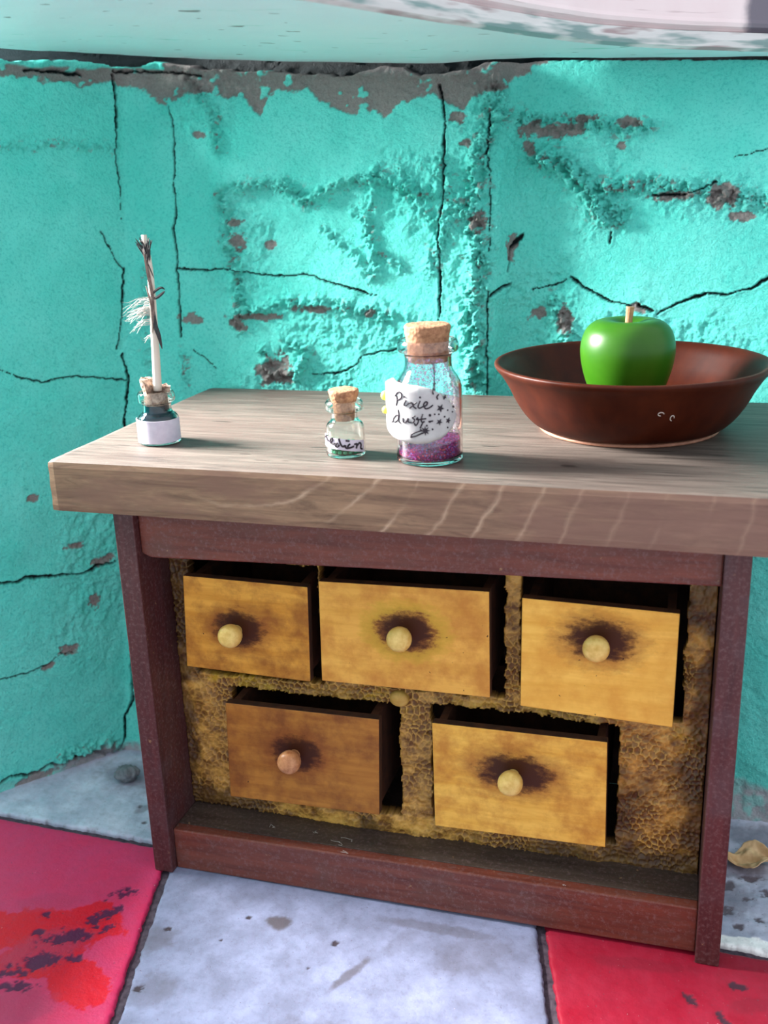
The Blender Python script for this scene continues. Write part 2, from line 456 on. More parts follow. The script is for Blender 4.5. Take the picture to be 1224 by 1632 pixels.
def m_counter_front():
    s = NT('stained_counter_edge'); v = s.coord((0.06, 1, 0.6)); w = s.coord()
    n = s.noise(v, 0.75, 7, 0.7, 0.8); nb = s.noise(s.coord((0.5, 1, 1.6)), 0.06, 5, 0.65)
    x, y, z = s.sep(w)
    warp = s.math('MULTIPLY', s.math('SUBTRACT', s.noise(w, 0.09, 4), 0.5), 5.0)
    dx = s.math('SUBTRACT', x, 44.0); dz = s.math('SUBTRACT', z, 163.0)
    r = s.math('SQRT', s.math('ADD', s.math('MULTIPLY', dx, dx), s.math('MULTIPLY', dz, dz)))
    r = s.math('ADD', r, warp)
    band = s.math('PINGPONG', r, 4.6)
    line = s.ramp(s.math('DIVIDE', band, 4.6), [(0.0, 1.0), (0.07, 0.5), (0.18, 0.0)])
    col = s.mix(s.ramp(n, [(0.32, 0.0), (0.66, 1.0)]), srgb(92, 67, 49), srgb(147, 116, 89))
    col = s.mix(s.ramp(nb, [(0.46, 0.0), (0.6, 0.75)]), col, srgb(116, 84, 68))
    grad = s.ramp(s.math('DIVIDE', x, 200.0), [(0.0, 0.0), (0.35, 0.0), (0.85, 0.65)])
    col = s.mix(grad, col, s.mix(n, srgb(97, 66, 59), srgb(137, 103, 92)))
    lm = s.math('MULTIPLY', line, s.math('MULTIPLY', s.ramp(s.noise(w, 0.07, 3), [(0.40, 0.05), (0.62, 0.7)]), s.ramp(s.math('DIVIDE', x, 200.0), [(0.12, 0.0), (0.28, 1.0), (0.48, 1.0), (0.66, 0.2)])))
    col = s.mix(lm, col, srgb(196, 168, 142))
    s.bump(n, 0.14, 0.2)
    return s.set(col, 0.6)

def m_mahogany(name, c1, c2, c3, stretch):
    s = NT(name); v = s.coord(stretch); w = s.coord()
    n = s.noise(v, 0.4, 6, 0.65, 0.4); p = s.noise(w, 0.08, 4, 0.6)
    col = s.mix(s.ramp(n, [(0.3, 0.0), (0.7, 1.0)]), c1, c2)
    col = s.mix(s.ramp(p, [(0.5, 0.0), (0.72, 0.75)]), col, c3)
    dst = s.noise(w, 0.9, 5, 0.7)
    col = s.mix(s.ramp(dst, [(0.5, 0.0), (0.7, 0.45)]), col, srgb(128, 104, 104))
    sc = s.noise(w, 0.35, 3, 0.6)
    col = s.mix(s.ramp(sc, [(0.69, 0.0), (0.75, 0.5)]), col, srgb(176, 140, 100))
    s.bump(n, 0.25, 0.2)
    return s.set(col, 0.5)

def m_drawer(name, c1, c2, stain, yellow=0.0, seed=0.0, smear=1.0):
    """worn golden board; dark handling stain with its own ragged shape round the knob (object origin)"""
    s = NT(name); v = s.coord((0.09, 1, 0.8), (seed, seed, seed)); w = s.coord((1, 1, 1)); w2 = s.coord((1, 1, 1), (seed * 3, 5, seed))
    n = s.noise(v, 0.5, 6, 0.6, 0.3); p = s.noise(w2, 0.11, 5, 0.65)
    col = s.mix(s.ramp(n, [(0.32, 0.0), (0.7, 1.0)]), c1, c2)
    col = s.mix(s.ramp(p, [(0.42, 0.0), (0.66, 0.8)]), col, stain)
    x, y, z = s.sep(w)
    xs = s.math('MULTIPLY', s.math('SUBTRACT', x, 0.7), 0.74 / smear); zs = s.math('SUBTRACT', z, 0.3)
    d = s.math('SQRT', s.math('ADD', s.math('MULTIPLY', xs, xs), s.math('MULTIPLY', zs, zs)))
    wob = s.math('MULTIPLY', s.math('SUBTRACT', s.noise(s.coord((0.5, 1, 1), (seed, 2, 1)), 0.5, 8, 0.72), 0.5), 9.0)
    d = s.math('ADD', d, wob)
    if yellow:
        ring = s.ramp(s.math('DIVIDE', d, 12.0), [(0.44, 0.0), (0.58, yellow), (0.85, 0.0)])
        col = s.mix(ring, col, srgb(226, 186, 62))
    col = s.mix(s.ramp(s.math('DIVIDE', d, 12.0), [(0.25, 0.6), (0.45, 0.6), (0.85, 0.0)]), col, srgb(122, 62, 28))
    col = s.mix(s.ramp(s.math('DIVIDE', d, 12.0), [(0.33, 0.97), (0.42, 0.7), (0.54, 0.0)]), col, srgb(58, 24, 10))
    sp = s.noise(w2, 0.55, 2, 0.5)
    col = s.mix(s.ramp(sp, [(0.765, 0.0), (0.785, 0.9)]), col, srgb(62, 30, 16))
    s.bump(n, 0.2, 0.15)
    return s.set(col, 0.55, Specular_IOR_Level=0.25)

def m_comb():
    s = NT('old_honeycomb'); v = s.coord(); a = s.attr()
    n = s.noise(v, 0.5, 5, 0.65); n2 = s.noise(v, 0.07, 4)
    deep = s.mix(n, srgb(60, 34, 10), srgb(132, 84, 26))
    wax = s.mix(n, srgb(178, 124, 44), srgb(236, 188, 96))
    col = s.mix(a[0], deep, wax)
    col = s.mix(s.math('MULTIPLY', a[2], s.ramp(n, [(0.35, 0.0), (0.6, 0.9)])), col, srgb(202, 164, 44))
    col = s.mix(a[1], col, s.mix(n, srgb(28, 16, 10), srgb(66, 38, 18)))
    s.bump(n, 0.4, 0.25)
    return s.set(col, 0.5)

def m_cork(name, c1=srgb(129, 84, 56), c2=srgb(178, 131, 96)):
    s = NT(name); v = s.coord()
    n = s.noise(v, 0.9, 5, 0.7); g = s.vor(v, 1.1)
    col = s.mix(s.ramp(n, [(0.3, 0.0), (0.65, 1.0)]), c1, c2)
    col = s.mix(s.ramp(n, [(0.28, 0.9), (0.36, 0.0)]), col, srgb(74, 44, 30))
    col = s.mix(s.ramp(g, [(0.55, 0.0), (0.8, 0.5)]), col, srgb(110, 66, 44))
    s.bump(s.math('ADD', n, g), 0.6, 0.3)
    return s.set(col, 0.85)

def m_glass(name, tint):
    s = NT(name)
    return s.set(tint, 0.01, Transmission_Weight=1.0, IOR=1.45)

def m_glitter():
    s = NT('magenta_glitter'); v = s.coord()
    c = s.vor(v, 3.2, out='Color'); sp = s.sep(c)
    col = s.ramp(sp[0], [(0.0, srgb(120, 0, 92)), (0.45, srgb(160, 4, 120)), (0.74, srgb(206, 70, 180)), (0.8, srgb(150, 130, 214)), (0.93, srgb(250, 90, 110))], 'CONSTANT')
    nb = s.n('ShaderNodeNormalMap', space='OBJECT') if False else None
    s.bump(s.vor(v, 3.2), 0.9, 0.6)
    return s.set(col, 0.35, Metallic=0.1, Specular_IOR_Level=0.2)

def m_flake():
    s = NT('iridescent_flake'); v = s.coord()
    c = s.sep(s.vor(v, 1.7, out='Color'))
    col = s.ramp(c[0], [(0.0, srgb(206, 150, 214)), (0.4, srgb(170, 190, 226)), (0.7, srgb(236, 170, 196)), (0.9, srgb(240, 236, 246))], 'CONSTANT')
    return s.set(col, 0.2, Metallic=0.6)

M = {}
M['wall'] = m_wall()
M['grout'] = m_plain('dark_grout', srgb(44, 34, 48), srgb(92, 80, 92), 0.5, 0.9)
M['red_tile'] = m_tile('worn_red_tile', srgb(214, 45, 92), srgb(207, 55, 103), srgb(171, 52, 90), srgb(218, 5, 39), srgb(93, 25, 68), 0.5)
M['red_tile2'] = m_tile('red_tile', srgb(149, 18, 43), srgb(156, 35, 58), srgb(126, 31, 49), srgb(160, 14, 32), srgb(71, 40, 54), 0.5)
M['grey_tile'] = m_tile('grey_tile', srgb(142, 148, 180), srgb(118, 122, 148), srgb(84, 77, 84), srgb(158, 166, 194), srgb(60, 52, 61), 0.7)
M['slab_tile'] = m_tile('bare_slab', srgb(167, 172, 194), srgb(206, 206, 226), srgb(113, 106, 118), srgb(255, 255, 255), srgb(108, 99, 109), 0.8)
M['ledge'] = m_plain('pale_mint_paint', srgb(196, 222, 216), srgb(214, 232, 228), 0.05, 0.45, 0.1)
M['top'] = m_counter_top(); M['edge'] = m_counter_front()
red1, red2, dusty = srgb(60, 24, 27), srgb(86, 42, 42), srgb(77, 58, 62)
M['panel'] = m_mahogany('dark_red_wood_upright', red1, red2, dusty, (1, 1, 0.08))
M['rail'] = m_mahogany('dark_red_wood_rail', srgb(84, 36, 28), srgb(122, 62, 46), srgb(96, 62, 53), (0.08, 1, 1))
M['shelf'] = m_mahogany('dusty_shelf_wood', srgb(55, 43, 36), srgb(83, 69, 60), srgb(70, 58, 55), (0.08, 1, 1))
M['inside'] = m_plain('dark_inner_wood', srgb(40, 24, 18), srgb(70, 42, 30), 0.3, 0.7)
M['comb'] = m_comb()
M['glass'] = m_glass('clear_glass', (0.96, 0.99, 0.975, 1))
M['glass_pix'] = m_glass('faintly_lilac_glass', (0.97, 0.95, 0.985, 1))
M['cork'] = m_cork('cork'); M['cork_dark'] = m_cork('stained_cork', srgb(92, 72, 62), srgb(186, 160, 142))
M['paper'] = m_plain('white_paper', srgb(194, 185, 203), srgb(207, 199, 214), 0.6, 0.8, 0.1)
M['clay'] = m_plain('white_clay', srgb(173, 168, 170), srgb(190, 187, 187), 0.35, 0.55, 0.25)
M['marker'] = m_plain('black_marker', srgb(24, 16, 26), srgb(44, 30, 44), 1.0, 0.5, 0)
M['yellow'] = m_plain('yellow_clay', srgb(226, 214, 70), srgb(240, 232, 110), 0.6, 0.5, 0)
M['ink'] = m_plain('blue_black_ink', srgb(0, 30, 48), srgb(0, 46, 60), 0.4, 0.5, 0, 0.0)
M['bead'] = m_plain('green_bead', srgb(4, 140, 100), srgb(12, 164, 116), 0.8, 0.12, 0, 0.6)
M['glitter'] = m_glitter(); M['flake'] = m_flake()

# ------------------------------------------------------------------ walls
LEAN = 0.217                                  # the old wall leans back as it rises
WV = [(-125, -38), (-47, 63), (88, 71.4), (93, 80), (215, 71), (340, 61.8)]
_ss = np.concatenate([[0], np.cumsum([math.dist(a, b) for a, b in zip(WV[:-1], WV[1:])])])
_fs = np.arange(0, _ss[-1], 0.25)
_fx = np.interp(_fs, _ss, [p[0] for p in WV]); _fy = np.interp(_fs, _ss, [p[1] for p in WV])
_k = np.exp(-0.5 * (np.arange(-20, 21) * 0.25 / 1.3) ** 2); _k /= _k.sum()
_fx = np.convolve(np.pad(_fx, 20, mode='reflect', reflect_type='odd'), _k, 'valid')
_fy = np.convolve(np.pad(_fy, 20, mode='reflect', reflect_type='odd'), _k, 'valid')
_tx = np.gradient(_fx); _ty = np.gradient(_fy); _tl = np.hypot(_tx, _ty)
_nx, _ny = _ty / _tl, -_tx / _tl              # towards the room

BED = [(66, 249), (77.2, 247.7), (83.4, 247.5), (104.7, 247.1), (127.6, 247.4), (144.6, 246.1), (151.7, 245.3), (186.7, 241.4), (239.6, 237.9), (250.2, 238.1)]
BEDGAP = [(91.7, 244.3), (101.4, 244.4), (111.4, 243.4), (122.9, 245), (144.6, 243.8), (156.5, 242.1)]

def wall_relief(S, Z):
    """height above the plane (mm) and paint masks"""
    rough = np.zeros(S.shape)
    for cs, cz, rs, rz in ROUGH:
        d = np.hypot((S - cs) / rs, (Z - cz) / rz) + 0.35 * fbm(S / 9, Z / 9, 71, 3)
        rough = np.maximum(rough, 1 - sstep(0.6, 1.25, d))
    h = 1.1 * fbm(S / 26, Z / 26, 1, 3) + 0.45 * fbm(S / 7, Z / 7, 5, 3)
    fine = fbm(S / 2.6, Z / 2.6, 9, 4, 0.6)
    lump = np.abs(fbm(S / 4.2, Z / 4.2, 21, 4, 0.6))
    h += (0.15 + 0.5 * rough) * fine + rough * (0.95 - 2.4 * lump) * 0.62
    # trowel drags
    h += 0.22 * fbm((S * .5 + Z) / 2.2, (Z * .5 - S) / 26, 33, 3) * (1 - rough)
    wob_s = S + 1.2 * fbm(S / 5, Z / 5, 41, 3); wob_z = Z + 1.2 * fbm(S / 5, Z / 5, 47, 3)
    rp = np.zeros(S.shape)
    for pts, hh, w in RIDGES:
        d = polydist(wob_s, wob_z, pts)
        prof = np.exp(-(d / w) ** 2); rp = np.maximum(rp, np.exp(-(d / (1.6 * w)) ** 2))
        h += 2.8 * hh * prof * np.clip(0.45 + 1.5 * fbm(S / 2.2, Z / 2.2, 55, 4, 0.65), -0.25, 1.5)
    crumb = fbm(S / 1.5, Z / 1.5, 58, 4, 0.7)
    h += np.maximum(rp, 0.45 * rough) * 0.9 * crumb
    d = polydist(wob_s, wob_z, BED)
    bed = np.exp(-(d / 1.9) ** 2)
    h += 2.6 * bed * (0.8 + 0.5 * fbm(S / 4, Z / 4, 57, 3))
    # paint missing
    bare = np.zeros(S.shape)
    e = 0.95 * fbm(S / 2.6, Z / 2.2, 61, 5, 0.65)
    for cs, cz, rs, rz in BARE:
        d = np.hypot((S - cs) / (rs + .3), (Z - cz) / (rz + .3)) + e
        b = 1 - sstep(0.85, 1.05, d)
        bare = np.maximum(bare, b)
    bare = np.maximum(bare, 0.9 * rp * sstep(0.34, 0.46, fbm(S / 2.6, Z / 2.0, 63, 5, 0.65)))
    edge = np.interp(S.ravel(), [p[0] for p in BAND], [p[1] for p in BAND]).reshape(S.shape)
    t = Z - edge + 2.2 * fbm(S / 3.0, Z / 3.0, 67, 4, 0.6)
    band = sstep(-0.4, 0.5, t)
    drip = fbm(S / 4.5, Z / 3.5, 69, 3)
    band *= 1 - sstep(0.30, 0.42, drip) * 0.9
    band *= 1 - (S < 143) * sstep(0.3, 0.6, bed)          # the bedding strip is painted on the left
    bare = np.maximum(bare, band)
    h -= 0.55 * bare * (1 - 0.5 * bed)
    # cracks
    crack = np.zeros(S.shape)
    js = S + 0.55 * fbm(S / 1.8, Z / 1.8, 81, 3, 0.6); jz = Z + 0.55 * fbm(S / 1.8, Z / 1.8, 87, 3, 0.6)
    wv = 0.75 + 0.6 * fbm(S / 6, Z / 6, 91, 2)
    for pts, w, dep in CRACKS + [(BEDGAP[:3], 0.9, 1.6), (BEDGAP[3:], 0.7, 1.4)]:
        lo = np.min(pts, 0) - 4; hi = np.max(pts, 0) + 4
        m = (S > lo[0]) & (S < hi[0]) & (Z > lo[1]) & (Z < hi[1])
        if not m.any(): continue
        d = polydist(js[m], jz[m], pts) / (0.62 * w * np.clip(wv[m], .35, 1.4))
        c = 1 - sstep(0.55, 1.15, d)
        h[m] -= dep * c
        h[m] += 0.22 * np.exp(-((d - 1.9) / 0.8) ** 2)
        crack[m] = np.maximum(crack[m], c)
    # dark open joint right under the ledge
    gz_ = np.interp(S.ravel(), [70, 83.4, 116, 151.7, 197.9, 239.5, 258.5, 281, 307.5, 350.6, 375], [251.3, 250.4, 250.2, 247.6, 244.0, 241.3, 241.4, 241.8, 240.0, 237.4, 236.2]).reshape(S.shape)
    gw = np.where(S < 262, 2.2 + 3.0 * fbm(S / 16, Z * 0, 83, 4), 0.4) + 0.35 * fbm(S / 1.5, Z / 1.5, 84, 3)
    gj = sstep(-0.3, 0.3, Z - (gz_ - gw))
    h -= 7.0 * gj; crack = np.maximum(crack, gj)
    # cement skirting roughness where the wall meets the floor
    foot = 1 - sstep(0, 1, (Z - np.where(S > 270, 9.0, 2.0) + 2.5 * fbm(S / 6, Z / 4, 95, 4)) / 3.0)
    foot = np.where(S < 100, foot * 0.25, foot)
    foot2 = np.where(S > 270, foot, 0)
    h += foot2 * (2.5 * (1 - np.clip(Z, 0, 9) / 9) + 0.8 * fbm(S / 2.5, Z / 2.5, 97, 4))
    cement = foot * (0.55 + 0.45 * sstep(-.3, .3, fbm(S / 3, Z / 3, 99, 3)))
    return h, bare, crack, cement

def wall_obj(name, s0, s1, label, step=0.36, pier=False):
    z = np.arange(-2, 268.1, step); s = np.linspace(s0, s1, int((s1 - s0) / step) + 1)
    S, Z = np.meshgrid(s, z)
    h, bare, crack, cement = wall_relief(S, Z)
    f = lambda a: np.interp(S.ravel(), _fs, a).reshape(S.shape)
    X = f(_fx) + h * f(_nx); Y = f(_fy) + LEAN * Z + h * f(_ny)
    V = np.stack([X, Y, Z], -1).reshape(-1, 3)
    A = np.stack([bare, crack, cement, np.ones(S.shape)], -1).reshape(-1, 4)
    F = grid_faces(len(s), len(z))
    if pier:                                              # the free end of the pier, turning away from the room
        nz = len(z); st = len(V); extra = []; ea = []
        col0 = np.arange(nz) * len(s)
        prev = col0
        for dx, dy in ((-3, -1.2), (-7, 0.5), (-60, 40)):
            v = V[col0] + np.array((dx, dy, 0)); ids = np.arange(st, st + nz); st += nz
            extra.append(v); ea.append(np.tile((0, 0, 0, 1), (nz, 1)))
            F = np.concatenate([F, np.stack([ids[:-1], prev[:-1], prev[1:], ids[1:]], -1)]); prev = ids
        V = np.concatenate([V] + extra); A = np.concatenate([A] + ea)
    o = mesh_obj(name, V, F, M['wall'], smooth=True, attr=A)
    return tag(o, label, kind='structure')

wall_obj('wall_left', 75, 127.6, 'cracked turquoise plaster wall slanting forward at the left', pier=True)
wall_obj('wall_back', 127.6, 262.9, 'turquoise plaster wall behind the little bottles')
wall_obj('wall_right', 262.9, 385, 'bright turquoise plaster wall behind the apple and bowl')
wall_obj('wall_right_far', 385, 510, 'turquoise plaster wall carrying on beyond the bowl to the right', step=1.4)

# unseen low wall, added at the far left to keep window light off the floor
V_ = []; nzl = 36; nyl = 60
yy_, zz_ = np.meshgrid(np.linspace(-190, 62, nyl), np.linspace(-2, 206, nzl))
hh_ = 1.2 * fbm(yy_ / 26, zz_ / 26, 801, 4)
V_ = np.stack([-158 + hh_, yy_, zz_], -1).reshape(-1, 3)
back_ = V_.copy(); back_[:, 0] = -176
fr = grid_faces(nyl, nzl); bk_ = fr[:, ::-1] + nyl * nzl
top_ = np.array([[(nzl - 1) * nyl + k, (nzl - 1) * nyl + k + 1, (nzl - 1) * nyl + k + 1 + nyl * nzl, (nzl - 1) * nyl + k + nyl * nzl] for k in range(nyl - 1)])
o = mesh_obj('added_shade_wall', np.concatenate([V_, back_]), np.concatenate([fr, bk_, top_]), M['wall'], smooth=False, attr=np.tile((0, 0, 0, 1), (2 * nyl * nzl, 1)))
fix_normals(o); tag(o, 'added low turquoise wall, unseen at the far left, shading the floor from the window', kind='structure')

# ------------------------------------------------------------------ floor
def row_y(x): return 12.1 - 0.024 * (x - 0)
floor = box_obj('floor', (-190, -190, -8), (330, 135, -1.6), M['grout'], bevel=0)
tag(floor, 'floor of worn red and grey square tiles with dark joints', kind='structure')

def tile(quad, mat, seed, res=0.55, stains=(), chips=(), bright=(), relief=0.12, gap=0.85):
    """quad: four floor corners, counter-clockwise from back left"""
    q = np.array(quad, float)
    c = q.mean(0)
    q = q + (c - q) / np.linalg.norm(c - q, axis=1)[:, None] * gap * 1.3
    nu = max(8, int(np.linalg.norm(q[1] - q[0]) / res)); nv = max(8, int(np.linalg.norm(q[3] - q[0]) / res))
    u, v = np.meshgrid(np.linspace(0, 1, nu), np.linspace(0, 1, nv))
    P = (q[0] * ((1 - u) * (1 - v))[..., None] + q[1] * (u * (1 - v))[..., None] + q[2] * (u * v)[..., None] + q[3] * ((1 - u) * v)[..., None])
    X, Y = P[..., 0], P[..., 1]
    su = np.linalg.norm(q[1] - q[0]); sv = np.linalg.norm(q[3] - q[0])
    de = np.minimum(np.minimum(u, 1 - u) * su, np.minimum(v, 1 - v) * sv)
    # ragged border: pull rim points inwards
    pull = np.exp(-de / 0.8) * (0.5 + 0.8 * fbm(X / 2.2, Y / 2.2, seed, 4, 0.6))
    X = X + (c[0] - X) / np.hypot(c[0] - X, c[1] - Y + 1e-6) * pull; Y = Y + (c[1] - Y) / np.hypot(c[0] - X, c[1] - Y + 1e-6) * pull
    Z = relief * fbm(X / 6, Y / 6, seed + 3, 4) + 0.35 * relief * fbm(X / 1.5, Y / 1.5, seed + 7, 3)
    Z = Z - 0.8 * np.exp(-de / 0.55) - 0.25 * np.clip(fbm(X / 3, Y / 3, seed + 5, 3), 0, 1) * np.exp(-de / 2.5)
    dirt = np.zeros(X.shape); chip = np.zeros(X.shape); br = np.zeros(X.shape)
    e = fbm(X / 4, Y / 4, seed + 11, 5, 0.7); e2 = fbm(X / 2.0, Y / 2.0, seed + 12, 5, 0.75)
    def blob(cx, cy, a, b, rot, k):
        ca, sa = math.cos(math.radians(rot)), math.sin(math.radians(rot))
        dx, dy = X - cx, Y - cy
        return np.hypot((dx * ca + dy * sa) / a, (-dx * sa + dy * ca) / b) + k * e
    for cx, cy, a, b, rot, st in stains:
        dirt = np.maximum(dirt, st * (1 - sstep(0.55, 1.05, blob(cx, cy, a, b, rot, 0.45))))
    for cx, cy, a, b, rot in chips:
        cc = 1 - sstep(0.7, 1.05, blob(cx, cy, a * 1.15, b * 1.5, rot, 0.5) + 1.3 * e2); chip = np.maximum(chip, cc)
    for cx, cy, a, b, rot in bright:
        br = np.maximum(br, 1 - sstep(0.95, 1.02, blob(cx, cy, a, b, rot, 0.35)))
    Z = Z - 0.22 * chip - 0.05 * br
    rimchip = np.exp(-de / 1.2) * sstep(0.1, 0.5, fbm(X / 2.5, Y / 2.5, seed + 17, 3)); dirt = np.maximum(dirt, 0.7 * rimchip)
    V = np.stack([X, Y, Z], -1).reshape(-1, 3)
    A = np.stack([dirt, chip, br, np.ones(X.shape)], -1).reshape(-1, 4)
    F = grid_faces(nu, nv)[:, ::-1]
    i = np.arange(nu * nv).reshape(nv, nu)
    loop = np.concatenate([i[0, :-1], i[:-1, -1], i[-1, :0:-1], i[:0:-1, 0]])
    low = V[loop].copy(); low[:, 2] = -2.2
    ids = np.arange(len(V), len(V) + len(loop)); nx = np.roll(np.arange(len(loop)), -1)
    F = np.concatenate([F, np.stack([loop, loop[nx], ids[nx], ids], -1)])
    V = np.concatenate([V, low]); A = np.concatenate([A, A[loop]])
    return mesh_obj('tile', V, F, mat, floor, smooth=True, attr=A)

JA = lambda y: 0.2 - (y - 12) * 0.273             # joint between the red tile on the left and the grey one
JB = lambda y: 120.3 - (y - 9.2) * 0.238          # joint between the grey tile and the red one on the right
yf = -104
tile([(-118, 14.9), (JA(12) - .2, 12.0), (JA(yf), yf), (-90, yf)], M['red_tile'], 101, 0.5,
     stains=[(-14, -40, 16, 9, 35, .55), (-8, -60, 14, 8, 10, .5), (-24, -22, 12, 5, 20, .3)],
     chips=[(-4, -13, 4, 1.5, 40), (-5, -23, 5.5, 1.4, 50), (-9, -33, 6, 2, 35), (-12, -44, 7, 2.2, 30), (-17, -50, 5, 1.3, 25), (-13, -54, 5, 1.4, 10), (-22, -27, 1.4, 1, 0), (-4, -41, 3, 1, 10), (-20, -34, 1.6, 1, 0), (-1, -28, 2.5, .9, 60)],
     bright=[(-20, -33, 24, 9, 14), (-7, -27, 9, 10, 30), (3, -49, 11, 8, -30), (-38, -40, 14, 9, 0), (-13, -42, 13, 9, 30)])
tile([(JA(12) + .2, 12.0), (JB(9.2) - .2, 9.2), (JB(yf), yf), (JA(yf), yf)], M['grey_tile'], 131, 0.5,
     stains=[(47.6, -13.0, 4.6, 3.3, 10, .95), (15, -28, 8, 7, 30, .5), (24, -46, 8, 7, 30, .4), (74, -27, 9, 1.9, 63, .75), (84, -12, 10, 3, 60, .25), (105, -12, 14, 9, 30, .35), (60, -55, 26, 7, 25, .35), (95, -4, 20, 2.5, 0, .5)],
     chips=[(20, -46.5, 1.6, .9, 20), (17, -23, 1.0, .7, 0), (62, -28, .7, .5, 0), (78, -48, .8, .5, 0), (34, -24, .6, .5, 0), (66, -17, 1, .6, 50), (38, -13, .7, .5, 0)],
     bright=[])
tile([(JB(9.2) + .2, 9.2), (240, 6.3), (267, yf), (JB(yf), yf)], M['red_tile2'], 161, 0.55,
     stains=[(150, -4, 20, 3, 5, .5), (178, -12, 8, 3, 30, .5)], chips=[(163, -14, 2, .7, -50), (172, -20, 4, .8, -60), (175, -6, 3, .8, 0)], relief=0.2)
tile([(-150, 118), (-30, 115), (JA(12) - .2, 12.3), (-118, 15.2)], M['slab_tile'], 191, 0.6,
     stains=[(-30, 48, 22, 12, 0, .5), (-20, 30, 5, 2, 60, .6), (-12, 52, 10, 8, 0, .6)], chips=[(-22, 30, 1, .7, 0), (-16, 22, .8, .5, 0)],
     bright=[], relief=0.35)
tile([(-30, 115), (92, 112), (JB(9.2) - .2, 9.5), (JA(12) + .2, 12.3)], M['red_tile2'], 211, 2.0)
tile([(92, 112), (212, 109), (240, 6.6), (JB(9.2) + .2, 9.5)], M['slab_tile'], 231, 0.55,
     stains=[(176, 46, 14, 8, 0, .75), (174, 30, 8, 10, 0, .5), (186, 62, 16, 8, 0, .6)],
     chips=[(174, 36, 2, 1, 40), (178, 30, 1.5, .8, 20), (172, 24, 2, 1.2, 0), (181, 22, 1.2, .8, 0), (176, 18, 1.5, .8, 0), (184, 34, 1.6, 1, 0), (180, 41, 3, 1, 10)],
     bright=[(180, 11, 14, 3, 0)], relief=0.5)
tile([(212, 109), (325, 106), (325, 4.3), (240, 6.6)], M['red_tile2'], 255, 4.0)
tile([(-185, 120), (-150, 118), (-118, 15.2), (-185, 16.8)], M['red_tile2'], 256, 4.0)
tile([(240, 6.3), (320, 4), (325, yf), (267, yf)], M['grey_tile'], 241, 4.0)
tile([(-185, 16.5), (-118, 14.9), (-90, yf), (-185, yf)], M['grey_tile'], 251, 4.0)
for k, (a, b) in enumerate(((-185, -90), (-90, 28), (28, 147), (147, 267), (267, 325))):
    tile([(a, yf), (b, yf), (b + 18, -185), (a + 18, -185)], M['grey_tile' if k % 2 else 'red_tile2'], 261 + k, 4.0)

# ------------------------------------------------------------------ ledge overhead
def wall_pt(s, z, off):
    return np.array((np.interp(s, _fs, _fx) + off * np.interp(s, _fs, _nx), np.interp(s, _fs, _fy) + LEAN * z + off * np.interp(s, _fs, _ny), z))
def m_ledge_under():
    s = NT('chipped_mint_paint'); v = s.coord()
    n = s.noise(v, 0.06, 4); w = s.coord((0.35, 1, 1))
    col = s.mix(n, srgb(222, 242, 246), srgb(238, 250, 252))
    sp = s.noise(s.coord((0.5, 1, 1), (3, 1, 0)), 0.24, 2, 0.4)
    col = s.mix(s.ramp(sp, [(0.715, 0.0), (0.735, 0.9)]), col, srgb(120, 122, 120))
    t = s.noise(s.coord((0.22, 1, 1), (9, 4, 0)), 0.16, 4, 0.6)
    col = s.mix(s.ramp(t, [(0.64, 0.0), (0.70, 0.6)]), col, srgb(90, 200, 176))
    s.bump(s.noise(v, 0.8, 4), 0.15, 0.2)
    return s.set(col, 0.45)
def m_ledge_front():
    s = NT('pink_gloss_paint'); v = s.coord(); x, y, z = s.sep(v)
    n = s.noise(v, 0.07, 4)
    col = s.mix(n, srgb(232, 206, 208), srgb(246, 228, 228))
    g = s.ramp(s.noise(s.coord((0.06, 0.06, 1.4), (2, 0, 1)), 0.5, 4, 0.6, 0.4), [(0.6, 0.0), (0.72, 0.5)])
    col = s.mix(g, col, srgb(140, 96, 100))
    patch = s.ramp(s.math('ADD', s.math('DIVIDE', x, 200.0), s.math('MULTIPLY', n, 0.04)), [(0.835, 0.0), (0.845, 1.0)])
    col = s.mix(patch, col, srgb(112, 104, 116))
    return s.set(col, 0.3)
def m_scuffed():
    s = NT('scuffed_ledge_edge'); v = s.coord((0.12, 0.12, 1.0))
    n = s.noise(v, 0.35, 4, 0.6); n2 = s.noise(s.coord((0.1, 0.1, 0.8), (5, 3, 1)), 0.4, 3, 0.5)
    col = s.mix(n, srgb(190, 186, 186), srgb(232, 230, 228))
    col = s.mix(s.ramp(n2, [(0.5, 0.0), (0.6, 0.8)]), col, srgb(86, 130, 128))
    col = s.mix(s.ramp(n2, [(0.33, 0.8), (0.42, 0.0)]), col, srgb(150, 120, 122))
    return s.set(col, 0.4)
M['ledge'] = m_ledge_under(); M['ledge_front'] = m_ledge_front()
M['ledge_edge'] = m_scuffed()
backs = [wall_pt(s, z, 3.2) for s, z in ((70, 251.3), (83.4, 250.4), (116, 250.2), (151.7, 247.6), (197.9, 244.0), (239.5, 241.3), (258.5, 241.4), (281, 241.8), (307.5, 240.0), (350.6, 237.4), (375, 236.2))]
fronts = [(3, -70, 247.5), (18, -54, 246), (36, -44, 245), (55, -30, 244), (72, -16, 242), (91, 22, 241), (106, 54, 240.6), (120, 74, 239.8), (140, 92, 239), (171, 112, 238.0), (205, 122, 237)]
NB = 12
rows = []
bx = np.array(backs); fx_ = np.array(fronts)
tt = np.linspace(0, 10, 81)
bx = np.stack([np.interp(tt, range(11), bx[:, k]) for k in range(3)], 1); fx_ = np.stack([np.interp(tt, range(11), fx_[:, k]) for k in range(3)], 1)
for it in range(3):
    for arr in (bx, fx_): arr[1:-1] = (arr[:-2] + 2 * arr[1:-1] + arr[2:]) / 4
V = []
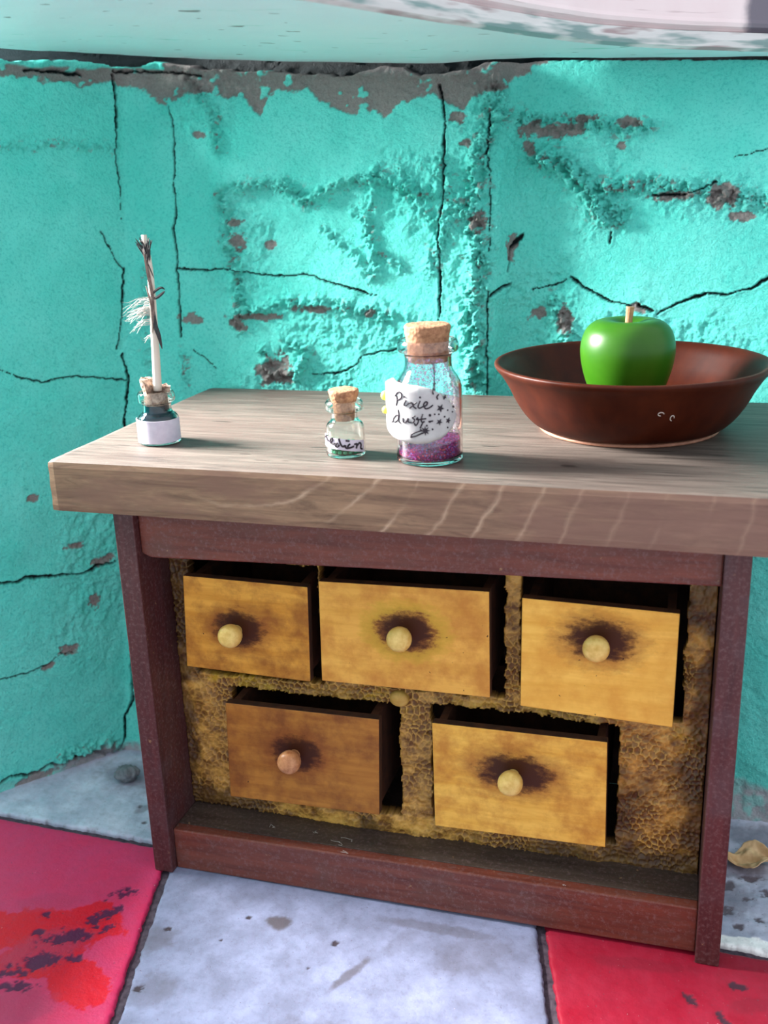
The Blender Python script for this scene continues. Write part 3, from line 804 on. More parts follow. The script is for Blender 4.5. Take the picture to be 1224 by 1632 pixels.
for j in range(NB + 1):
    t = j / NB
    p = bx * (1 - t) + fx_ * t
    p[:, 2] += -1.2 * math.sin(math.pi * t) * 0.3 + 0.25 * fbm(p[:, 0] / 12, p[:, 1] / 12, 301, 3)
    V.append(p)
up_b = bx.copy(); up_b[:, 2] += 34; up_f = fx_.copy(); up_f[:, 2] += 34
V = [up_b] + V + [up_f]
V = np.concatenate(V); nv_ = NB + 3
F = list(map(tuple, grid_faces(81, nv_)))
top = [(k, k + 1, (nv_ - 1) * 81 + k + 1, (nv_ - 1) * 81 + k) for k in range(80)]
F += top + [tuple(j * 81 for j in range(nv_)), tuple(j * 81 + 80 for j in range(nv_))[::-1]]
ledge = mesh_obj('trim_1', V, F, M['ledge'], smooth=False)
fix_normals(ledge)
tag(ledge, 'pale mint painted ledge jutting out overhead above the turquoise wall', kind='structure')
# moulded front of the ledge
tg = np.gradient(fx_, axis=0); nrm = np.stack([tg[:, 1], -tg[:, 0]], 1); nrm /= np.linalg.norm(nrm, axis=1)[:, None]
def lip(name, prof, mat):
    V = []
    for fo, uo in prof:
        p = fx_.copy(); p[:, 0] += nrm[:, 0] * fo; p[:, 1] += nrm[:, 1] * fo; p[:, 2] += uo; V.append(p)
    V = np.concatenate(V); n = len(prof)
    F = list(map(tuple, grid_faces(81, n))) + [(k, k + 1, (n - 1) * 81 + k + 1, (n - 1) * 81 + k) for k in range(80)]
    F += [tuple(j * 81 for j in range(n)), tuple(j * 81 + 80 for j in range(n))]
    return fix_normals(mesh_obj(name, V, F, mat, ledge, smooth=False))
lip('ledge_edge', [(0.0, 0.4), (0.2, -0.3), (1.6, -0.6), (2.9, 0.2), (3.3, 1.8), (3.0, 4.2), (0.0, 4.3)], M['ledge_edge'])
lip('ledge_fascia', [(0.0, 4.4), (1.8, 4.4), (2.2, 4.9), (3.6, 5.6), (4.0, 6.6), (3.7, 7.6), (3.5, 33), (0.0, 33)], M['ledge_front'])

# ------------------------------------------------------------------ little chest of drawers
H, T, W, PT = 121.18, 135.65, 170.0, 6.25
chest = empty('chest_of_drawers', (85, 40, 0))
tag(chest, 'miniature red-brown wooden chest of five golden drawers with a thick plank top', 'chest')
BD = 62                                                       # body depth
# thick plank top
def counter():
    x0, x1, y0, y1 = -13.75, 184.5, -8.0, 93.0
    bm = bmesh.new()
    nx, ny, nz = 90, 40, 8
    def P(i, j, k):
        x = x0 + (x1 - x0) * i / nx; y = y0 + (y1 - y0) * j / ny; z = H + (T - H) * k / nz
        return x, y, z
    V = {}; F = []; MI = []
    def vid(i, j, k):
        key = (i, j, k)
        if key not in V: V[key] = len(V)
        return V[key]
    for i in range(nx):
        for j in range(ny):
            F.append([vid(i, j, nz), vid(i + 1, j, nz), vid(i + 1, j + 1, nz), vid(i, j + 1, nz)]); MI.append(0)
            F.append([vid(i, j, 0), vid(i, j + 1, 0), vid(i + 1, j + 1, 0), vid(i + 1, j, 0)]); MI.append(1)
        for k in range(nz):
            F.append([vid(i, 0, k), vid(i + 1, 0, k), vid(i + 1, 0, k + 1), vid(i, 0, k + 1)]); MI.append(1)
            F.append([vid(i, ny, k), vid(i, ny, k + 1), vid(i + 1, ny, k + 1), vid(i + 1, ny, k)]); MI.append(1)
    for j in range(ny):
        for k in range(nz):
            F.append([vid(0, j, k), vid(0, j, k + 1), vid(0, j + 1, k + 1), vid(0, j + 1, k)]); MI.append(0)
            F.append([vid(nx, j, k), vid(nx, j + 1, k), vid(nx, j + 1, k + 1), vid(nx, j, k + 1)]); MI.append(1)
    pts = np.array([P(*k) for k in V])
    x, y, z = pts[:, 0], pts[:, 1], pts[:, 2]
    # eased, slightly uneven arrises
    for axis, lo, hi in ((0, x0, x1), (1, y0, y1), (2, H, T)):
        pass
    onx0 = x < x0 + .01; ony0 = y < y0 + .01; ontop = z > T - .01; onbot = z < H + .01
    n = fbm(x / 7 + z / 3, y / 7 + z / 5, 401, 3)
    pts[onx0, 0] += 0.45 * n[onx0] ; pts[ony0, 1] += 0.03 * n[ony0]
    pts[ontop & ony0, 2] -= 0.35; pts[ontop & ony0, 1] += 0.25
    pts[onbot & ony0, 2] += 0.25; pts[onbot & ony0, 1] += 0.2
    pts[ontop & onx0, 2] -= 0.35; pts[ontop & onx0, 0] += 0.3
    pts[onx0 & ony0, 0] += 0.35; pts[onx0 & ony0, 1] += 0.3
    o = mesh_obj('plank_top', pts, F, [M['top'], M['edge']], chest, origin=(0, 0, 0), smooth=True)
    o.data.polygons.foreach_set('material_index', MI)
    o.data.polygons.foreach_set('use_smooth', np.zeros(len(F), bool))
    return o
ct = counter(); ct['label'] = 'thick weathered plank top'

box_obj('side_panel', (0, 0, 0), (PT, BD, H - .05), M['panel'], chest, 0.35)
box_obj('side_panel', (W - PT, 0, 0), (W, BD, H - .05), M['panel'], chest, 0.35)
box_obj('back_board', (PT + .05, BD - 3, 15.2), (W - PT - .05, BD, H - .1), M['inside'], chest, 0.1)
# top rail: lower corners worn round
prism_obj('top_rail', [(PT + .05, 2.6, 106.4), (PT + 3, 2.6, 105.2), (60, 2.6, 106.6), (W - PT - .05, 2.6, 109.3), (W - PT - .05, 2.6, H - .1), (PT + .05, 2.6, H - .1)],
          [(PT + .05, 16.5, 106.4), (PT + 3, 16.5, 105.2), (60, 16.5, 106.6), (W - PT - .05, 16.5, 109.3), (W - PT - .05, 16.5, H - .1), (PT + .05, 16.5, H - .1)], M['rail'], chest, bevel=0.5)
prism_obj('bottom_rail', [(PT + .05, 2.8, 0.1), (W - PT - .05, 2.8, 1.2), (W - PT - .05, 2.8, 15.6), (PT + .05, 2.8, 14.3)],
          [(PT + .05, 6.5, 0.1), (W - PT - .05, 6.5, 1.2), (W - PT - .05, 6.5, 15.6), (PT + .05, 6.5, 14.3)], M['rail'], chest, bevel=0.45)
prism_obj('bottom_shelf', [(PT + .05, 6.6, 8), (W - PT - .05, 6.6, 8.6), (W - PT - .05, 6.6, 15.5), (PT + .05, 6.6, 14.2)],
          [(PT + .05, BD - 3.1, 8), (W - PT - .05, BD - 3.1, 8.6), (W - PT - .05, BD - 3.1, 15.5), (PT + .05, BD - 3.1, 14.2)], M['shelf'], chest, bevel=0.2)

# drawers: front corners (x,z) top-left, top-right, bottom-right, bottom-left; knob (x,z)
DR = [([(15.1, 97.8), (53.8, 97.4), (53.0, 67.7), (13.5, 68.4)], (31.0, 82.0), 'top row left'),
      ([(57.1, 99.5), (105.5, 100.5), (105.7, 69.0), (56.5, 68.5)], (81.5, 86.2), 'top row middle'),
      ([(114.2, 99.5), (154.4, 98.7), (154.3, 66.1), (114.0, 67.5)], (134.2, 88.9), 'top row right'),
      ([(25.1, 57.6), (73.4, 58.1), (72.4, 26.0), (24.0, 24.9)], (46.6, 43.0), 'bottom row left'),
      ([(89.0, 59.1), (137.7, 59.5), (138.3, 26.2), (89.3, 25.1)], (112.3, 45.8), 'bottom row right')]
HOLE = [(12.6, 53.6, 62.5, 100.2), (54.6, 108.2, 64.5, 103.6), (112.8, 156.3, 63, 103.8), (22.8, 77.0, 21.5, 58.6), (86.8, 140.2, 21.5, 60.2)]
YB = 18.0                                                     # face of the honeycombed back

def comb_panel():
    st = 0.33
    x = np.arange(PT + .1, W - PT - .05, st); z = np.arange(14.6, 109.6, st)
    X, Z = np.meshgrid(x, z)
    # distorted hexagonal cells about 2 mm across
    a = 1.95
    wx = X + 2.2 * fbm(X / 9, Z / 9, 501, 4); wz = Z + 2.2 * fbm(X / 9, Z / 9, 507, 4)
    f1 = np.full(X.shape, 9.0); f2 = np.full(X.shape, 9.0)
    rowi = np.round(wz / (a * .866))
    for dr in (-1, 0, 1):
        r = rowi + dr; off = 0.5 * (np.mod(r, 2))
        ci = np.round(wx / a - off)
        for dc in (-1, 0, 1):
            c = ci + dc
            jx = 0.5 * (_hash(c.astype(int), r.astype(int), 3) - .5); jz = 0.5 * (_hash(c.astype(int), r.astype(int), 4) - .5)
            d = np.hypot(wx - (c + off + jx) * a, wz - (r * .866 + jz) * a)
            n2 = np.minimum(f2, np.maximum(d, f1)); f1 = np.minimum(f1, d); f2 = n2
    edge = 1 - sstep(0.08, 0.42, f2 - f1)
    cellid = fbm(X / 12, Z / 12, 521, 3)
    open_ = sstep(-0.1, 0.4, fbm(X / 11, Z / 11, 531, 5, 0.6))        # where the comb is still crisp, elsewhere smeared with wax
    h = 0.75 * edge * (0.25 + 0.75 * open_) + 0.5 * (1 - open_) + 0.6 * fbm(X / 3, Z / 3, 541, 4) + 0.8 * cellid
    wax = np.clip(edge * (0.35 + 0.65 * open_) + (1 - open_) * (0.5 + 1.1 * fbm(X / 4, Z / 2.5, 551, 5, 0.65)), 0, 1)
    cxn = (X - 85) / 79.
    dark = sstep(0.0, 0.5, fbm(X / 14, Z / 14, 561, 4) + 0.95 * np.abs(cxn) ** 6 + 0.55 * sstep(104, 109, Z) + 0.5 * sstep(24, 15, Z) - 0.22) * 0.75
    yel = sstep(0.05, 0.4, fbm(X / 10, Z / 7, 571, 4)) * np.exp(-((Z - 63) / 7) ** 2)
    keep = np.ones(X.shape, bool)
    for x0, x1, z0, z1 in HOLE:
        jit = 0.9 * fbm(X / 4, Z / 4, 581, 4, 0.6)
        inside = (X > x0 + jit) & (X < x1 + jit) & (Z > z0 + jit) & (Z < z1 + jit)
        keep &= ~inside
    Y = YB - h
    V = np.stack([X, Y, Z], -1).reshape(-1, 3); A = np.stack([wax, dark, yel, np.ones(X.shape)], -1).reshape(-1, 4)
    nu, nv = len(x), len(z)
    F = grid_faces(nu, nv); kv = keep.ravel()
    F = F[kv[F].all(1)]
    # thickness: rim walls round every hole and outer border
    E = np.concatenate([F[:, [0, 1]], F[:, [1, 2]], F[:, [2, 3]], F[:, [3, 0]]])
    key = np.sort(E, 1); kk = key[:, 0].astype(np.int64) * (nu * nv) + key[:, 1]
    u, idx, cnt = np.unique(kk, return_index=True, return_counts=True)
    be = E[idx[cnt == 1]]
    bv, inv = np.unique(be, return_inverse=True); inv = inv.reshape(be.shape)
    bk = V[bv].copy(); bk[:, 1] = YB + 3.5
    base = len(V)
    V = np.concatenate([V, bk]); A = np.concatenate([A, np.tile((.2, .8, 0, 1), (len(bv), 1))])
    F = np.concatenate([F, np.stack([be[:, 1], be[:, 0], base + inv[:, 0], base + inv[:, 1]], -1)])
    used = np.zeros(len(V), bool); used[F.ravel()] = True
    remap = np.cumsum(used) - 1
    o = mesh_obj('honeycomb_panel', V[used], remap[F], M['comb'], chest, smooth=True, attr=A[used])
    o['label'] = 'golden brown honeycombed face around the drawers'
    return o
comb_panel()
# round wax plug in the honeycomb
V, F = lathe_geo(smooth_prof([(0, 1.1), (1.6, 1.0), (2.5, 0.6), (3.0, 0.0), (3.0, -2.0)], 2) + [(0, -2.0)], 20)
V = [(77.2 + p[0], YB - 1.0 - p[2], 60.9 + p[1] * 0.85) for p in V]
M['plug'] = m_plain('ochre_plug', srgb(176, 132, 56), srgb(206, 166, 84), 0.4, 0.55, 0.2)
fix_normals(mesh_obj('round_plug', V, F, M['plug'], chest, smooth=True))

g1, g2 = srgb(176, 122, 52), srgb(218, 172, 96)
M['drawer_side'] = m_plain('dark_drawer_side', srgb(40, 22, 14), srgb(78, 44, 24), 0.3, 0.7)
DM = [m_drawer('golden_drawer_wood_a', srgb(191, 128, 41), srgb(223, 163, 67), srgb(135, 78, 28), 0, 3.1, 1.0),
      m_drawer('golden_drawer_wood_b', srgb(212, 154, 63), srgb(233, 176, 83), srgb(185, 119, 48), 0.9, 8.7, 1.05),
      m_drawer('golden_drawer_wood_c', srgb(227, 168, 67), srgb(248, 199, 95), srgb(217, 154, 62), 0, 14.3, 1.1),
      m_drawer('brown_drawer_wood', srgb(151, 93, 35), srgb(181, 122, 52), srgb(112, 61, 29), 0, 21.9, 1.0),
      m_drawer('golden_drawer_wood_d', srgb(217, 158, 59), srgb(240, 191, 88), srgb(179, 115, 44), 0, 27.3, 1.35)]
KM = [m_plain('pale_knob_wood', srgb(200, 160, 74), srgb(232, 202, 122), 0.5, 0.4, 0.15),
      m_plain('brown_knob_wood', srgb(150, 92, 52), srgb(206, 150, 104), 0.5, 0.35, 0.15)]
YD = 9.0
for i, (q, kn, where) in enumerate(DR):
    cx = sum(p[0] for p in q) / 4; cz = sum(p[1] for p in q) / 4
    ins = lambda d: [(x + (d if x < cx else -d), z + (d if z < cz else -d)) for x, z in q]
    # open box behind the front
    (ax, az), (bx_, bz), (cx2, cz2), (dx, dz) = ins(0.9)
    x0, x1, z0, z1 = max(ax, dx), min(bx_, cx2), max(cz2, dz), min(az, bz)
    V = []; F = []
    def addbox(lo, hi):
        st = len(V)
        for zz in (lo[2], hi[2]):
            for yy in (lo[1], hi[1]):
                for xx in (lo[0], hi[0]): V.append((xx, yy, zz))
        for f in ((0, 2, 3, 1), (4, 5, 7, 6), (0, 1, 5, 4), (2, 6, 7, 3), (0, 4, 6, 2), (1, 3, 7, 5)): F.append(tuple(st + k for k in f))
    ye = 52
    addbox((x0, YD + 3.0, z0), (x0 + 2.2, ye, z1)); addbox((x1 - 2.2, YD + 3.0, z0), (x1, ye, z1))
    addbox((x0 + 2.2, YD + 3.0, z0), (x1 - 2.2, ye, z0 + 2)); addbox((x0 + 2.2, ye - 2, z0 + 2), (x1 - 2.2, ye, z1))
    addbox((x0 + 2.2, YD + 3.0, z0 + 2), (x1 - 2.2, YD + 4.4, z1 - .3))
    d = mesh_obj('drawer', V, F, M['drawer_side'], chest, origin=(cx, YD, z0))
    d['label'] = ('brown' if i == 3 else 'golden') + ' drawer of the ' + where
    f = prism_obj('drawer_front', [(x, YD, z) for x, z in q], [(x, YD + 2.95, z) for x, z in q], DM[i], d, origin=(kn[0], YD, kn[1]), bevel=0.3)
    f.data.materials.append(M['drawer_side'])
    for p in f.data.polygons: p.material_index = 0 if p.normal.y < -0.6 else 1
    # turned knob: short neck and blunt round head
    prof = smooth_prof([(1.6, 0.4), (1.7, -0.8), (2.2, -1.6), (3.1, -2.6), (3.55, -4.2), (3.4, -5.6), (2.6, -6.6), (1.4, -6.9), (0, -6.95)], 2)
    Vk, Fk = lathe_geo([(0, 0.4)] + prof, 28)
    tilt = [(0.03, -0.02), (0.01, 0.0), (0.0, 0.0), (0.02, 0.02), (0.02, 0.03)][i]
    Vk = [(kn[0] + x + tilt[0] * z * 1.5, YD + z, kn[1] + y + tilt[1] * z) for x, y, z in Vk]
    k = mesh_obj('knob', Vk, Fk, KM[1 if i == 3 else 0], d, smooth=True); fix_normals(k)

# ------------------------------------------------------------------ bowl and apple
BX, BY = 137.0, 55.0
bowl = empty('bowl', (BX, BY, T))
tag(bowl, 'wide brown wooden bowl with a flared rim, holding the green apple', 'bowl')
def m_bowl():
    s = NT('brown_turned_wood'); v = s.coord((1, 1, 0.3)); w = s.coord()
    n = s.noise(v, 0.16, 5, 0.6); f = s.noise(s.coord((0.25, 0.25, 2.2)), 0.5, 5, 0.6)
    col = s.mix(s.ramp(n, [(0.3, 0.0), (0.7, 1.0)]), srgb(50, 12, 3), srgb(72, 25, 7))
    col = s.mix(s.ramp(f, [(0.5, 0.0), (0.75, 0.5)]), col, srgb(55, 22, 11))
    s.bump(f, 0.12, 0.15)
    return s.set(col, 0.45, Specular_IOR_Level=0.15)
M['bowl'] = m_bowl(); M['foot'] = m_plain('pale_worn_foot', srgb(150, 98, 76), srgb(184, 132, 108), 0.4, 0.5, 0.1)
prof = [(0, 1.1), (24, 1.1), (25.6, 1.3), (27.2, 2.2), (29.6, 4.6), (32.2, 8.6), (34.0, 12.4), (36.2, 16.0), (37.8, 17.7), (38.3, 18.7), (37.9, 19.3), (36.9, 19.3), (35.2, 18.0), (33.2, 14.6), (30.6, 10.4), (27.4, 7.0), (23, 4.9), (16, 4.2), (0, 4.0)]
lathe_obj('bowl_body', [prof[0]] + smooth_prof(prof[1:-1], 2) + [prof[-1]], M['bowl'], bowl, (BX, BY, T), 96)
lathe_obj('foot_ring', [(0, 0.03), (24.6, 0.03), (25.2, 0.3), (25.2, 0.9), (24.6, 1.08), (0, 1.08)], M['foot'], bowl, (BX, BY, T), 72)
M['chip'] = m_plain('pale_chip', srgb(214, 190, 176), srgb(236, 222, 214), 1.0, 0.4, 0)
for ph, zz, sx, sz in ((-73, 11.2, .75, .5), (-67.6, 9.9, .5, .75)):
    ring = []
    r0 = float(np.interp(zz, [8.6, 12.4], [32.35, 34.15]))
    for k in range(13):
        t = 2 * math.pi * k / 12
        a = math.radians(ph) + sx * math.cos(t) / r0
        ring.append((BX + (r0 + .05 + .45 * sz * math.sin(t)) * math.cos(a), BY + (r0 + .05 + .45 * sz * math.sin(t)) * math.sin(a), T + zz + sz * math.sin(t)))
    Vt, Ft = tube_geo(ring[:10], 0.11, 5)
    mesh_obj('chip', Vt, Ft, M['chip'], bowl, smooth=True)

AX, AY, AZ = 136.0, 55.0, T + 4.25
apple = empty('apple', (AX, AY, AZ))
tag(apple, 'green wooden apple with a short stalk sitting in the brown bowl', 'apple')
def m_apple():
    s = NT('painted_green_wood'); v = s.coord()
    n = s.noise(v, 0.12, 3); g = s.noise(v, 1.5, 4, 0.6)
    col = s.mix(n, srgb(31, 85, 4), srgb(58, 107, 18))
    col = s.mix(s.ramp(g, [(0.62, 0.0), (0.72, 0.35)]), col, srgb(40, 92, 12))
    return s.set(col, 0.36, Specular_IOR_Level=0.35)
M['apple'] = m_apple(); M['stalk'] = m_plain('stalk_wood', srgb(140, 98, 66), srgb(186, 142, 104), 0.6, 0.6, 0.3)
ap = smooth_prof([(4.0, 0.0), (6.2, 0.3), (8.6, 2.6), (10.6, 7.0), (12.3, 12.0), (13.2, 17.0), (12.9, 21.0), (11.4, 24.4), (8.6, 26.3), (5.6, 26.4), (3.2, 25.6), (1.4, 24.4)], 3)
lathe_obj('apple_body', [(0, 0.4)] + ap + [(0, 23.9)], M['apple'], apple, (AX, AY, AZ), 72)
Vt, Ft = tube_geo([(AX, AY, AZ + 23.6), (AX + .05, AY, AZ + 26.5), (AX + .3, AY + .2, AZ + 29.8)], [1.05, 1.0, 1.15], 14)
mesh_obj('stalk', Vt, Ft, M['stalk'], apple, smooth=False)

# ------------------------------------------------------------------ bottles
def glass_bottle(name, c, outer, wall, mat, parent, zfloor):
    """outer profile from base centre up to the lip; inner wall offset inwards"""
    prof = smooth_prof(outer, 2)
    inner = [(max(r - wall, 0.5), z) for r, z in prof if z > zfloor]
    rl = prof[-1]
    full = [(0, 0.25), (prof[0][0] * .7, 0.2)] + prof + [(rl[0] - wall * .5, rl[1] + 0.08)] + inner[::-1] + [(inner[0][0] * .8, zfloor), (0, zfloor + 0.05)]
    return lathe_obj(name, full, mat, parent, c, 56), inner

def arc_label(name, c, r, th, corners, mat, parent, n=40):
    """paper band: corners [(phi, zlo, zhi), ...] along the bottle"""
    ph = np.linspace(corners[0][0], corners[-1][0], n)
    zl = np.interp(ph, [q[0] for q in corners], [q[1] for q in corners]); zh = np.interp(ph, [q[0] for q in corners], [q[2] for q in corners])
    V = []
    for rr in (r, r + th):
        for z in (zl, zh):
            V.append(np.stack([c[0] + rr * np.cos(np.radians(ph)), c[1] + rr * np.sin(np.radians(ph)), c[2] + z], 1))
    V = np.concatenate(V); F = []
    a, b, e, d = 0, n, 2 * n, 3 * n           # inner low, inner high, outer low, outer high
    for k in range(n - 1):
        F += [(e + k, e + k + 1, d + k + 1, d + k), (a + k, b + k, b + k + 1, a + k + 1), (d + k, d + k + 1, b + k + 1, b + k), (a + k, a + k + 1, e + k + 1, e + k)]
    F += [(a, e, d, b), (a + n - 1, b + n - 1, d + n - 1, e + n - 1)]
    return mesh_obj(name, V, F, mat, parent, smooth=False)

def arc_pt(c, r, ph, z):
    return (c[0] + r * math.cos(math.radians(ph)), c[1] + r * math.sin(math.radians(ph)), c[2] + z)

def dense(pts, k=5):
    """Catmull-Rom through the pen points"""
    if len(pts) < 3: return pts
    P = [np.array(p, float) for p in pts]; P = [2 * P[0] - P[1]] + P + [2 * P[-1] - P[-2]]
    out = []
    for i in range(1, len(P) - 2):
        for j in range(k):
            t = j / k
            out.append(0.5 * (2 * P[i] + (P[i + 1] - P[i - 1]) * t + (2 * P[i - 1] - 5 * P[i] + 4 * P[i + 1] - P[i + 2]) * t * t + (3 * P[i] - P[i - 1] - 3 * P[i + 1] + P[i + 2]) * t ** 3))
    out.append(P[-2])
    return out

# --- ink bottle
IC = (8.1, 16.6, T + 0.04)
ink = empty('ink_bottle', IC)
tag(ink, 'tiny bottle of blue-black ink with blank white label and broken cork', 'bottle')
_, inn = glass_bottle('glass_body', IC, [(4.6, 0), (5.9, 0.1), (6.0, 0.9), (6.0, 3.5), (5.95, 6.6), (5.5, 7.9), (4.4, 8.7), (4.05, 9.3), (4.0, 11.2), (4.3, 11.7), (5.2, 11.9), (5.35, 12.6), (5.3, 14.0), (4.9, 14.7)], 0.55, M['glass'], ink, 0.8)
ip = [(max(r - .04, .3), z) for r, z in inn if z < 10.8]
lathe_obj('ink_fill', [(0, 0.95)] + [(r, max(z, .95)) for r, z in ip] + [(ip[-1][0], 11.0), (0, 11.0)], M['ink'], ink, IC, 48)
lb = arc_label('paper_label', IC, 6.04, 0.12, [(-165, 0.6, 7.3), (-120, 0.7, 7.4), (-66, 0.75, 7.2), (12, 0.85, 7.3)], M['paper'], ink)
lb['label'] = 'blank white paper label'
# broken cork: jagged top, hollow where the quill stands
Vc = []; nseg = 40; rows_ = [(3.2, 10.9), (3.3, 12.6), (3.4, 14.8), (3.9, 15.6), (4.1, 16.3)]
for r, z in rows_:
    for k in range(nseg):
        a = 2 * math.pi * k / nseg
        zz = z; rr = r
        if z > 15:
            jag = 1.3 * fbm(np.array([math.cos(a) * 1.4 + 3]), np.array([math.sin(a) * 1.4]), 601, 3)[0]
            zz = z + jag * (z - 14.8) + (1.6 if math.cos(a) < -0.2 else 0.0) * (z - 14.8) / 1.5 - (1.3 if math.cos(a - 5.5) > .55 else 0) * (z - 14.8) / 1.5
            rr = r * (1 + 0.06 * math.sin(5 * a))
        Vc.append((IC[0] + rr * math.cos(a), IC[1] + rr * math.sin(a), IC[2] + zz))
Fc = [(i * nseg + k, i * nseg + (k + 1) % nseg, (i + 1) * nseg + (k + 1) % nseg, (i + 1) * nseg + k) for i in range(len(rows_) - 1) for k in range(nseg)]
st = len(Vc)
for k in range(nseg):
    a = 2 * math.pi * k / nseg; p = Vc[(len(rows_) - 1) * nseg + k]
    Vc.append((IC[0] + 1.9 * math.cos(a), IC[1] + 1.9 * math.sin(a), p[2] - 0.5 + 0.8 * fbm(np.array([a * 2]), np.array([1.0]), 605, 2)[0]))
Fc += [((len(rows_) - 1) * nseg + k, (len(rows_) - 1) * nseg + (k + 1) % nseg, st + (k + 1) % nseg, st + k) for k in range(nseg)]
Vc += [(IC[0], IC[1], IC[2] + 15.0), (IC[0], IC[1], IC[2] + 10.9)]
Fc += [(st + k, st + (k + 1) % nseg, len(Vc) - 2) for k in range(nseg)] + [((k + 1) % nseg, k, len(Vc) - 1) for k in range(nseg)]
mesh_obj('cork', Vc, Fc, M['cork_dark'], ink, smooth=False)

# --- quill standing in the ink bottle
quill = empty('quill', (9.3, 15.6, 151))
tag(quill, 'small cream feather quill with dark tufted tip standing in the ink bottle', 'quill')
M['quill'] = m_plain('cream_quill', srgb(205, 186, 170), srgb(221, 210, 199), 0.2, 0.45, 0.15, 0.4, (1, 1, 0.15))
M['barb'] = m_plain('black_barb', srgb(20, 22, 26), srgb(58, 56, 58), 0.8, 0.6, 0.1)
M['down'] = m_plain('white_down', srgb(173, 167, 157), srgb(187, 184, 179), 0.8, 0.8, 0)
M['brown_barb'] = m_plain('brown_barb', srgb(70, 52, 46), srgb(130, 108, 100), 0.6, 0.6, 0.1)
QY = 15.6
ax_ = [(9.4, 150.9), (9.9, 160), (10.3, 168.8), (10.7, 177.3), (10.7, 185.7), (10.0, 193.4)]
Vt, Ft = tube_geo([(x, QY, z) for x, z in dense(ax_, 5)], list(np.linspace(1.25, 0.75, 26)), 14)
sh = mesh_obj('shaft', Vt, Ft, M['quill'], quill, smooth=True)
rng = np.random.default_rng(11)
def blade(name, pts, w, mat, parent, th=0.1):
    """thin curved leaf-shaped vane of feather"""
    P = [np.array(p, float) for p in dense(pts, 5)]; n = len(P); V = []; F = []
    for i, p in enumerate(P):
        t = P[min(i + 1, n - 1)] - P[max(i - 1, 0)]; t /= np.linalg.norm(t) + 1e-9
        s_ = np.cross(t, (0.25, -0.95, 0.1)); s_ /= np.linalg.norm(s_)
        nn = np.cross(s_, t); ww = w * math.sin(math.pi * (0.08 + 0.90 * i / (n - 1))) ** 0.7
        V += [tuple(p - s_ * ww / 2), tuple(p + nn * th), tuple(p + s_ * ww / 2), tuple(p - nn * th)]
    for i in range(n - 1):
        for k in range(4): F.append((4 * i + k, 4 * i + (k + 1) % 4, 4 * i + 4 + (k + 1) % 4, 4 * i + 4 + k))
    F += [(3, 2, 1, 0), tuple(4 * (n - 1) + k for k in range(4))]
    return mesh_obj(name, V, F, mat, parent, smooth=False)
# tufted tip
V = []; F = []
for k in range(26):
    s = rng.uniform(-1, 1); b = (10.6 + rng.uniform(-.4, .4), QY - .5 + rng.uniform(-.6, .3), 186.5 + rng.uniform(-2, 3))
    tip = (10.2 + s * 2.3 + (0.8 if s > 0 else -.3), QY - .6 + rng.uniform(-1.2, .6), 193.6 - abs(s) * 2.0 + rng.uniform(-1.2, .6))
    mid = ((b[0] * .5 + tip[0] * .5) - s * .35, b[1], b[2] * .5 + tip[2] * .5 + .3)
    tube_geo(dense([b, mid, tip], 4), [.22] * 5 + [.2, .16, .1, .06][:4], 5, True, V, F) if False else tube_geo([b, mid, tip], [.26, .22, .07], 5, True, V, F)
mesh_obj('tip_tuft', V, F, M['barb'], quill)
blade('dark_vane', [(10.6, QY - 1.0, 177.0), (12.4, QY - 1.2, 178.6), (14.2, QY - 1.1, 179.5), (15.3, QY - 1, 179.0)], 0.7, M['barb'], quill)
blade('dark_vane', [(10.8, QY - 1.0, 176.6), (12.6, QY - 1.3, 176.8), (14.4, QY - 1.2, 177.9), (15.2, QY - 1, 178.6)], 0.8, M['barb'], quill)
blade('dark_vane', [(11.3, QY - 1.1, 173.5), (11.5, QY - 1.4, 169.5), (12.2, QY - 1.3, 166.5), (12.7, QY - 1.1, 162.8)], 1.3, M['barb'], quill)
blade('dark_vane', [(10.0, QY - 1.0, 190), (10.7, QY - 1.2, 184), (11.4, QY - 1.3, 178), (11.5, QY - 1.3, 172)], 1.0, M['brown_barb'], quill)
blade('dark_vane', [(9.8, QY - 1.3, 180), (10.9, QY - 1.5, 175), (10.9, QY - 1.5, 170), (10.3, QY - 1.4, 167)], 0.7, M['brown_barb'], quill)
blade('dark_vane', [(10.9, QY - 1.0, 186), (11.7, QY - 1.1, 183.8), (12.3, QY - 1.0, 182)], 0.35, M['barb'], quill)
V = []; F = []
for k in range(80):
    z0 = rng.choice([173.5, 176.5, 170.5, 165.5], p=[.5, .2, .2, .1]) + rng.normal(0, .8)
    L = rng.uniform(2.5, 8.0) * (1.0 if z0 > 168 else .5); dz = rng.normal(-2.4, 1.1) * L / 8; dy = rng.normal(0, 1.1)
    b = np.array((9.8, QY - .6 + rng.normal(0, .3), z0))
    tube_geo([b, b + (-L * .45, dy * .4, dz * .25 + .3), b + (-L * .8, dy * .8, dz * .7), b + (-L, dy, dz + rng.normal(0, .5))], [.07, .06, .05, .03], 3, False, V, F)
d = mesh_obj('down_tuft', V, F, M['down'], quill); d['label'] = 'wispy white down'; d['kind'] = 'stuff'

